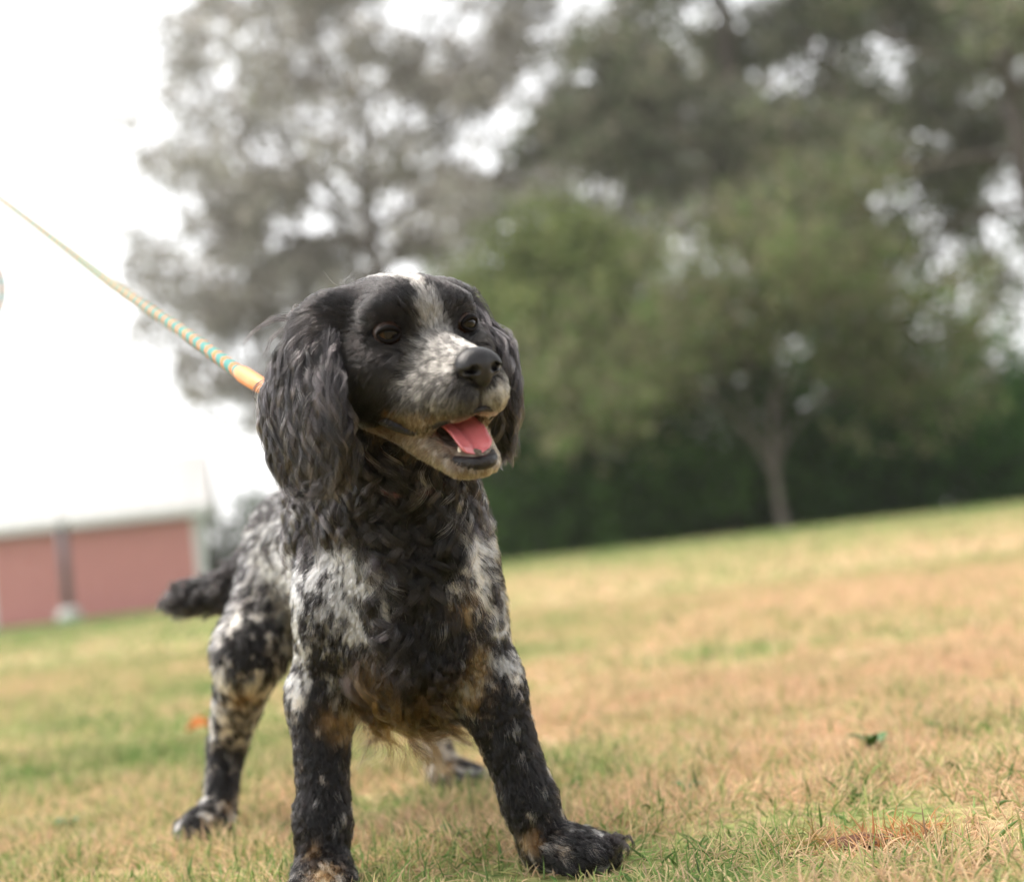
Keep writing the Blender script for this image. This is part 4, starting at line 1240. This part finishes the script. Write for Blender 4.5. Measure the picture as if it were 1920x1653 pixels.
    lipm = simple_mat('lip_skin', (.010, .008, .009), .25, bump=.35, scale=350, spec=.3)
    for nm, pts, rr in (('lower_lip', [(3.2, 3.9, -5.3), (2.6, 6.0, -6.15), (1.95, 8.4, -6.95), (1.45, 10.4, -7.45), (.75, 11.7, -7.6), (0, 12.0, -7.6),
                                       (-.75, 11.7, -7.6), (-1.45, 10.4, -7.45), (-1.95, 8.4, -6.95), (-2.6, 6.0, -6.15), (-3.2, 3.9, -5.3)], (.62, .52, .42, .42, .48, .50)),
                        ('upper_lip', [(3.75, 4.0, -4.9), (3.35, 5.6, -5.35), (2.75, 7.4, -5.65), (2.25, 9.3, -5.0), (1.6, 11.2, -4.3), (.5, 12.1, -3.9),
                                       (-.5, 12.1, -3.9), (-1.6, 11.2, -4.3), (-2.25, 9.3, -5.0), (-2.75, 7.4, -5.65), (-3.35, 5.6, -5.35), (-3.75, 4.0, -4.9)], (.58, .46, .34, .28, .22, .2))):
        path = np.array([hd(*q) for q in spline(pts, 60)])
        x = np.abs(np.linspace(-1, 1, 60)); r_ = np.interp(x, np.linspace(0, 1, len(rr)), rr[::-1]) * HS
        Vt, Ft = tube(path, r_, 10)
        mesh_np(nm, Vt - DOG, Ft, lipm, dog)
    tooth = simple_mat('tooth', (.72, .66, .55), .25)
    for xx, yy, zz, hh, r_ in ((1.05, 10.6, -7.4, .85, .2), (-1.05, 10.6, -7.4, .85, .2), (.55, 11.2, -7.5, .45, .16), (.2, 11.35, -7.5, .42, .15), (-.2, 11.35, -7.5, .42, .15), (-.55, 11.2, -7.5, .45, .16)):
        pa = np.array([hd(xx, yy, zz), hd(xx, yy + .03, zz + hh * .6), hd(xx * 1.08, yy, zz + hh)])
        Vt, Ft = tube(pa, np.array([r_, r_ * .8, r_ * .2]) * HS, 8)
        mesh_np('tooth', Vt - DOG, Ft, tooth, dog)
    return dog, f

DOG_OBJ, DOG_FIELD = build_dog()

# ------------------------------------------------------------------ leash and collar
def build_leash():
    root = empty('dog_leash', (-.16, 1.215, .40))
    tag(root, 'teal and orange braided rope leash running from the dog\'s neck to the upper left', 'leash')
    o_ = np.array([-.16, 1.215, .40])
    mt, t, b = new_mat('braided_rope')
    a = t.nodes.new('ShaderNodeAttribute'); a.attribute_name = 'col'
    t.links.new(a.outputs['Color'], b.inputs['Base Color']); b.inputs['Roughness'].default_value = .8
    path = spline([(-.232, 1.288, .4585), (-.244, 1.31, .468), (-.342, 1.50, .553), (-.462, 1.72, .654), (-.596, 1.95, .775), (-.775, 2.25, .936), (-.988, 2.55, 1.125),
                   (-1.06, 2.60, 1.13), (-1.014, 2.55, .993), (-.905, 2.5, .925), (-.872, 2.5, .857), (-.895, 2.5, .792), (-.966, 2.52, .78), (-1.03, 2.55, .856), (-1.05, 2.58, .99), (-1.06, 2.6, 1.10)], 900)
    seg = 16; r = .0065
    d = np.concatenate([[0], np.cumsum(np.linalg.norm(np.diff(path, axis=0), axis=1))])
    ang = np.linspace(0, 2 * np.pi, seg, endpoint=False)
    # braided relief: two sets of strands crossing
    rel = .5 * (np.cos(8 * ang[None] + d[:, None] * 2 * np.pi / .0045) + np.cos(8 * ang[None] - d[:, None] * 2 * np.pi / .0045))
    tn = nrm(np.gradient(path, axis=0)); V = []; A = nrm(np.cross(tn[0], [0, 0, 1]))
    for i in range(len(path)):
        A = nrm(A - tn[i] * (A @ tn[i])); B = np.cross(tn[i], A)
        rr = r * (1 + .06 * rel[i])
        V.append(path[i] + (rr * np.cos(ang))[:, None] * A + (rr * np.sin(ang))[:, None] * B)
    V = np.concatenate(V)
    n = len(path); i, j = np.meshgrid(np.arange(n - 1), np.arange(seg), indexing='ij')
    F = np.stack([i * seg + j, i * seg + (j + 1) % seg, (i + 1) * seg + (j + 1) % seg, (i + 1) * seg + j], -1).reshape(-1, 4)
    rope = mesh_np('rope', V - o_, F, mt, root)
    ph = (d[:, None] / .028 + .30 * np.cos(ang)[None]) % 1.0
    ph2 = (d[:, None] / .028 - .30 * np.cos(ang + 1.0)[None] + .55) % 1.0
    teal = np.array([.075, .27, .25]); orange = np.array([.60, .19, .06]); yellow = np.array([.42, .33, .12]); pale = np.array([.20, .36, .33])
    c = np.repeat(np.repeat(teal[None, None], n, 0), seg, 1)
    c[ph < .30] = orange
    c[(ph > .30) & (ph < .36)] = yellow
    c[(ph2 < .12) & (ph > .42)] = pale
    add_color(rope, c.reshape(-1, 3))
    # orange keeper, then the snap hook behind the ear
    sm = simple_mat('orange_sleeve', (.80, .29, .09), .5, .1, 300)
    V, F = tube(spline([(-.243, 1.308, .4672), (-.236, 1.295, .4615), (-.226, 1.276, .4535), (-.219, 1.262, .448), (-.207, 1.247, .4385)], 14), np.array([.0066, .0072, .0078, .0080, .0080, .0080, .0079, .0079, .0078, .0077, .0076, .0075, .0072, .006]), 16)
    mesh_np('end_sleeve', V - o_, F, sm, root)
    st = simple_mat('plated_steel', (.55, .53, .50), .25, metal=1)
    V, F = tube(spline([(-.222, 1.268, .4505), (-.205, 1.245, .437), (-.185, 1.225, .420), (-.168, 1.213, .402)], 14), .0042, 10); mesh_np('snap_hook', V - o_, F, st, root)
    al = np.linspace(0, 2 * np.pi, 24)
    V, F = tube(np.array([-.163, 1.210, .398]) + np.stack([.009 * np.cos(al), .006 * np.cos(al), .011 * np.sin(al)], 1), .0022, 8, False); mesh_np('hook_ring', V - o_, F, st, root)

def build_collar():
    a = np.array([-.112, 1.245, .352]); b_ = hd(0, -2.0, -2.2)
    ax = nrm(b_ - a); c = a + (b_ - a) * .50
    u = nrm(np.cross(ax, [0, 0, 1.0])); v = np.cross(ax, u)
    al = np.linspace(0, 2 * np.pi, 72, endpoint=False)
    # find the skin along each spoke so that the strap sits on the neck
    rad = []
    for t_ in al:
        d = math.cos(t_) * u + math.sin(t_) * v
        s = np.linspace(.03, .11, 80)
        sd = DOG_FIELD.sample(c + s[:, None] * d)
        k = np.argmax(sd > .0)
        rad.append(s[k] if sd[k] > 0 else .075)
    rad = np.array(rad); 
    for _ in range(10): rad = (np.roll(rad, 1) + rad * 2 + np.roll(rad, -1)) / 4
    rad = rad + .0055
    V = []; prof = [(-.009, 0), (-.009, .0028), (.009, .0028), (.009, 0)]
    for t_, r_ in zip(al, rad):
        d = math.cos(t_) * u + math.sin(t_) * v
        for h_, e_ in prof: V.append(c + d * (r_ + e_) + ax * h_)
    n = len(al)
    F = [(i * 4 + j, i * 4 + (j + 1) % 4, ((i + 1) % n) * 4 + (j + 1) % 4, ((i + 1) % n) * 4 + j) for i in range(n) for j in range(4)]
    root = empty('dog_collar', c)
    tag(root, 'dusky maroon strap collar half hidden in the fur of the dog\'s neck', 'collar')
    mesh_np('strap', np.array(V) - c, F, simple_mat('maroon_strap', (.115, .045, .05), .6, .2, 400, bump=.3), root, False)
    st = simple_mat('collar_steel', (.5, .48, .45), .3, metal=1)
    k = int(np.argmin((np.array([math.cos(t_) * u + math.sin(t_) * v for t_ in al]) @ np.array([-.7, .5, .5])) * -1))
    d = math.cos(al[k]) * u + math.sin(al[k]) * v
    ring = c + d * (rad[k] + .012) + np.stack([.010 * np.cos(np.linspace(0, 2 * np.pi, 20))] * 3, 1) * d + np.stack([.010 * np.sin(np.linspace(0, 2 * np.pi, 20))] * 3, 1) * ax
    V, F = tube(ring, .0018, 8, False); mesh_np('d_ring', V - c, F, st, root)

def build_weeds():
    green = simple_mat('weed_leaf', (.045, .12, .022), .5, .25, 60)
    rng = np.random.default_rng(9)
    for (x, y), s, nl, lab in (((.365, 1.63), .026, 9, 'dark green broadleaf weed in the lawn right of the dog'),
                               ((.14, 1.52), .019, 7, 'small green weed in the lawn nearest the dog\'s left front leg'),
                               ((-.10, 1.40), .022, 7, 'small green weed between the dog\'s front legs'),
                               ((-.59, 1.75), .022, 8, 'green weed in the lawn at the left edge'),
                               ((.47, 1.72), .018, 7, 'smaller green weed further right of the broadleaf weed')):
        V = []; F = []
        root = empty('lawn_weed', (x, y, 0)); tag(root, lab, 'weed', 'weeds in the lawn')
        for k in range(nl):
            a = k * 2.4 + rng.uniform(-.3, .3); l = s * rng.uniform(.7, 1.2); w = l * .24
            d = np.array([math.cos(a), math.sin(a)]); q = np.array([-d[1], d[0]])
            el = rng.uniform(.3, 1.0); V = []; F = []
            for i in range(6):
                t_ = i / 5; wd = w * math.sin(math.pi * (.08 + .9 * t_)) ** .8; z = .004 + l * el * math.sin(t_ * 1.9) * .7
                for e in (-1, 0, 1):
                    xy = d * l * t_ + q * wd * e; V.append((xy[0], xy[1], z + abs(e) * wd * .35))
            for i in range(5):
                for e in (0, 1): F.append((i * 3 + e, i * 3 + e + 1, i * 3 + e + 4, i * 3 + e + 3))
            mesh_np('leaf', np.array(V), F, green, root)
    # the fallen leaf behind the dog's right hind foot
    om = simple_mat('dead_leaf', (.55, .17, .03), .6, .3, 80)
    V = []; F = []
    for i in range(7):
        t_ = i / 6; wd = .022 * math.sin(math.pi * (.05 + .9 * t_))
        for e in (-1, 0, 1): V.append((.05 * t_ - .025, wd * .7 * e, .012 + .012 * math.sin(t_ * 3) + abs(e) * .012))
    for i in range(6):
        for e in (0, 1): F.append((i * 3 + e, i * 3 + e + 1, i * 3 + e + 4, i * 3 + e + 3))
    o = mesh_np('fallen_leaf', np.array(V), F, om, None, True, (-.64, 2.66, .005)); o.rotation_euler = (.5, 0, .7)
    tag(o, 'small orange fallen leaf on the grass left of the dog\'s hind leg', 'leaf')

def build_bare_patch():
    rng = np.random.default_rng(31)
    n = 26
    V = [(0, 0, .0075)]; F = []
    for i in range(n):
        a = 2 * math.pi * i / n; r = 1 + .25 * math.sin(3 * a + 1) + rng.uniform(-.1, .1)
        V.append((.026 * r * math.cos(a) * .55, .018 * r * math.sin(a) * .55, .003)); 
    for i in range(n):
        a = 2 * math.pi * i / n; r = 1 + .25 * math.sin(3 * a + 1) + rng.uniform(-.1, .1)
        V.append((.030 * r * math.cos(a), .020 * r * math.sin(a), .001))
    for i in range(n):
        j = (i + 1) % n
        F.append((0, 1 + i, 1 + j)); F.append((1 + i, 1 + n + i, 1 + n + j, 1 + j))
    o = mesh_np('bare_soil', np.array(V), F, simple_mat('bare_soil', (.12, .05, .025), .95, .4, 200, bump=.8), None, True, (DIRT[0], DIRT[1], .002))
    tag(o, 'small scuffed patch of bare brown soil in the lawn', 'soil', kind='structure')

build_leash()
build_collar()
build_weeds()
build_bare_patch()

# ------------------------------------------------------------------ thin haze volume added to give the lens veil
bx = mesh_np('haze', np.array([[x, y, z] for x in (-410, 410) for y in (-70, 910) for z in (-1.5, 27)]), [(0, 1, 3, 2), (4, 6, 7, 5), (0, 4, 5, 1), (2, 3, 7, 6), (0, 2, 6, 4), (1, 5, 7, 3)], None, None, False)
hm = bpy.data.materials.new('haze'); hm.use_nodes = True; hm.node_tree.nodes.clear()
pv = hm.node_tree.nodes.new('ShaderNodeVolumePrincipled'); pv.inputs['Density'].default_value = .0009; pv.inputs['Anisotropy'].default_value = .5
pv.inputs['Color'].default_value=(1,.98,.96,1)
oo = hm.node_tree.nodes.new('ShaderNodeOutputMaterial'); hm.node_tree.links.new(pv.outputs[0], oo.inputs['Volume'])
bx.data.materials.append(hm); tag(bx, 'thin pale haze added as lens veil over lawn and trees', 'haze', kind='stuff')
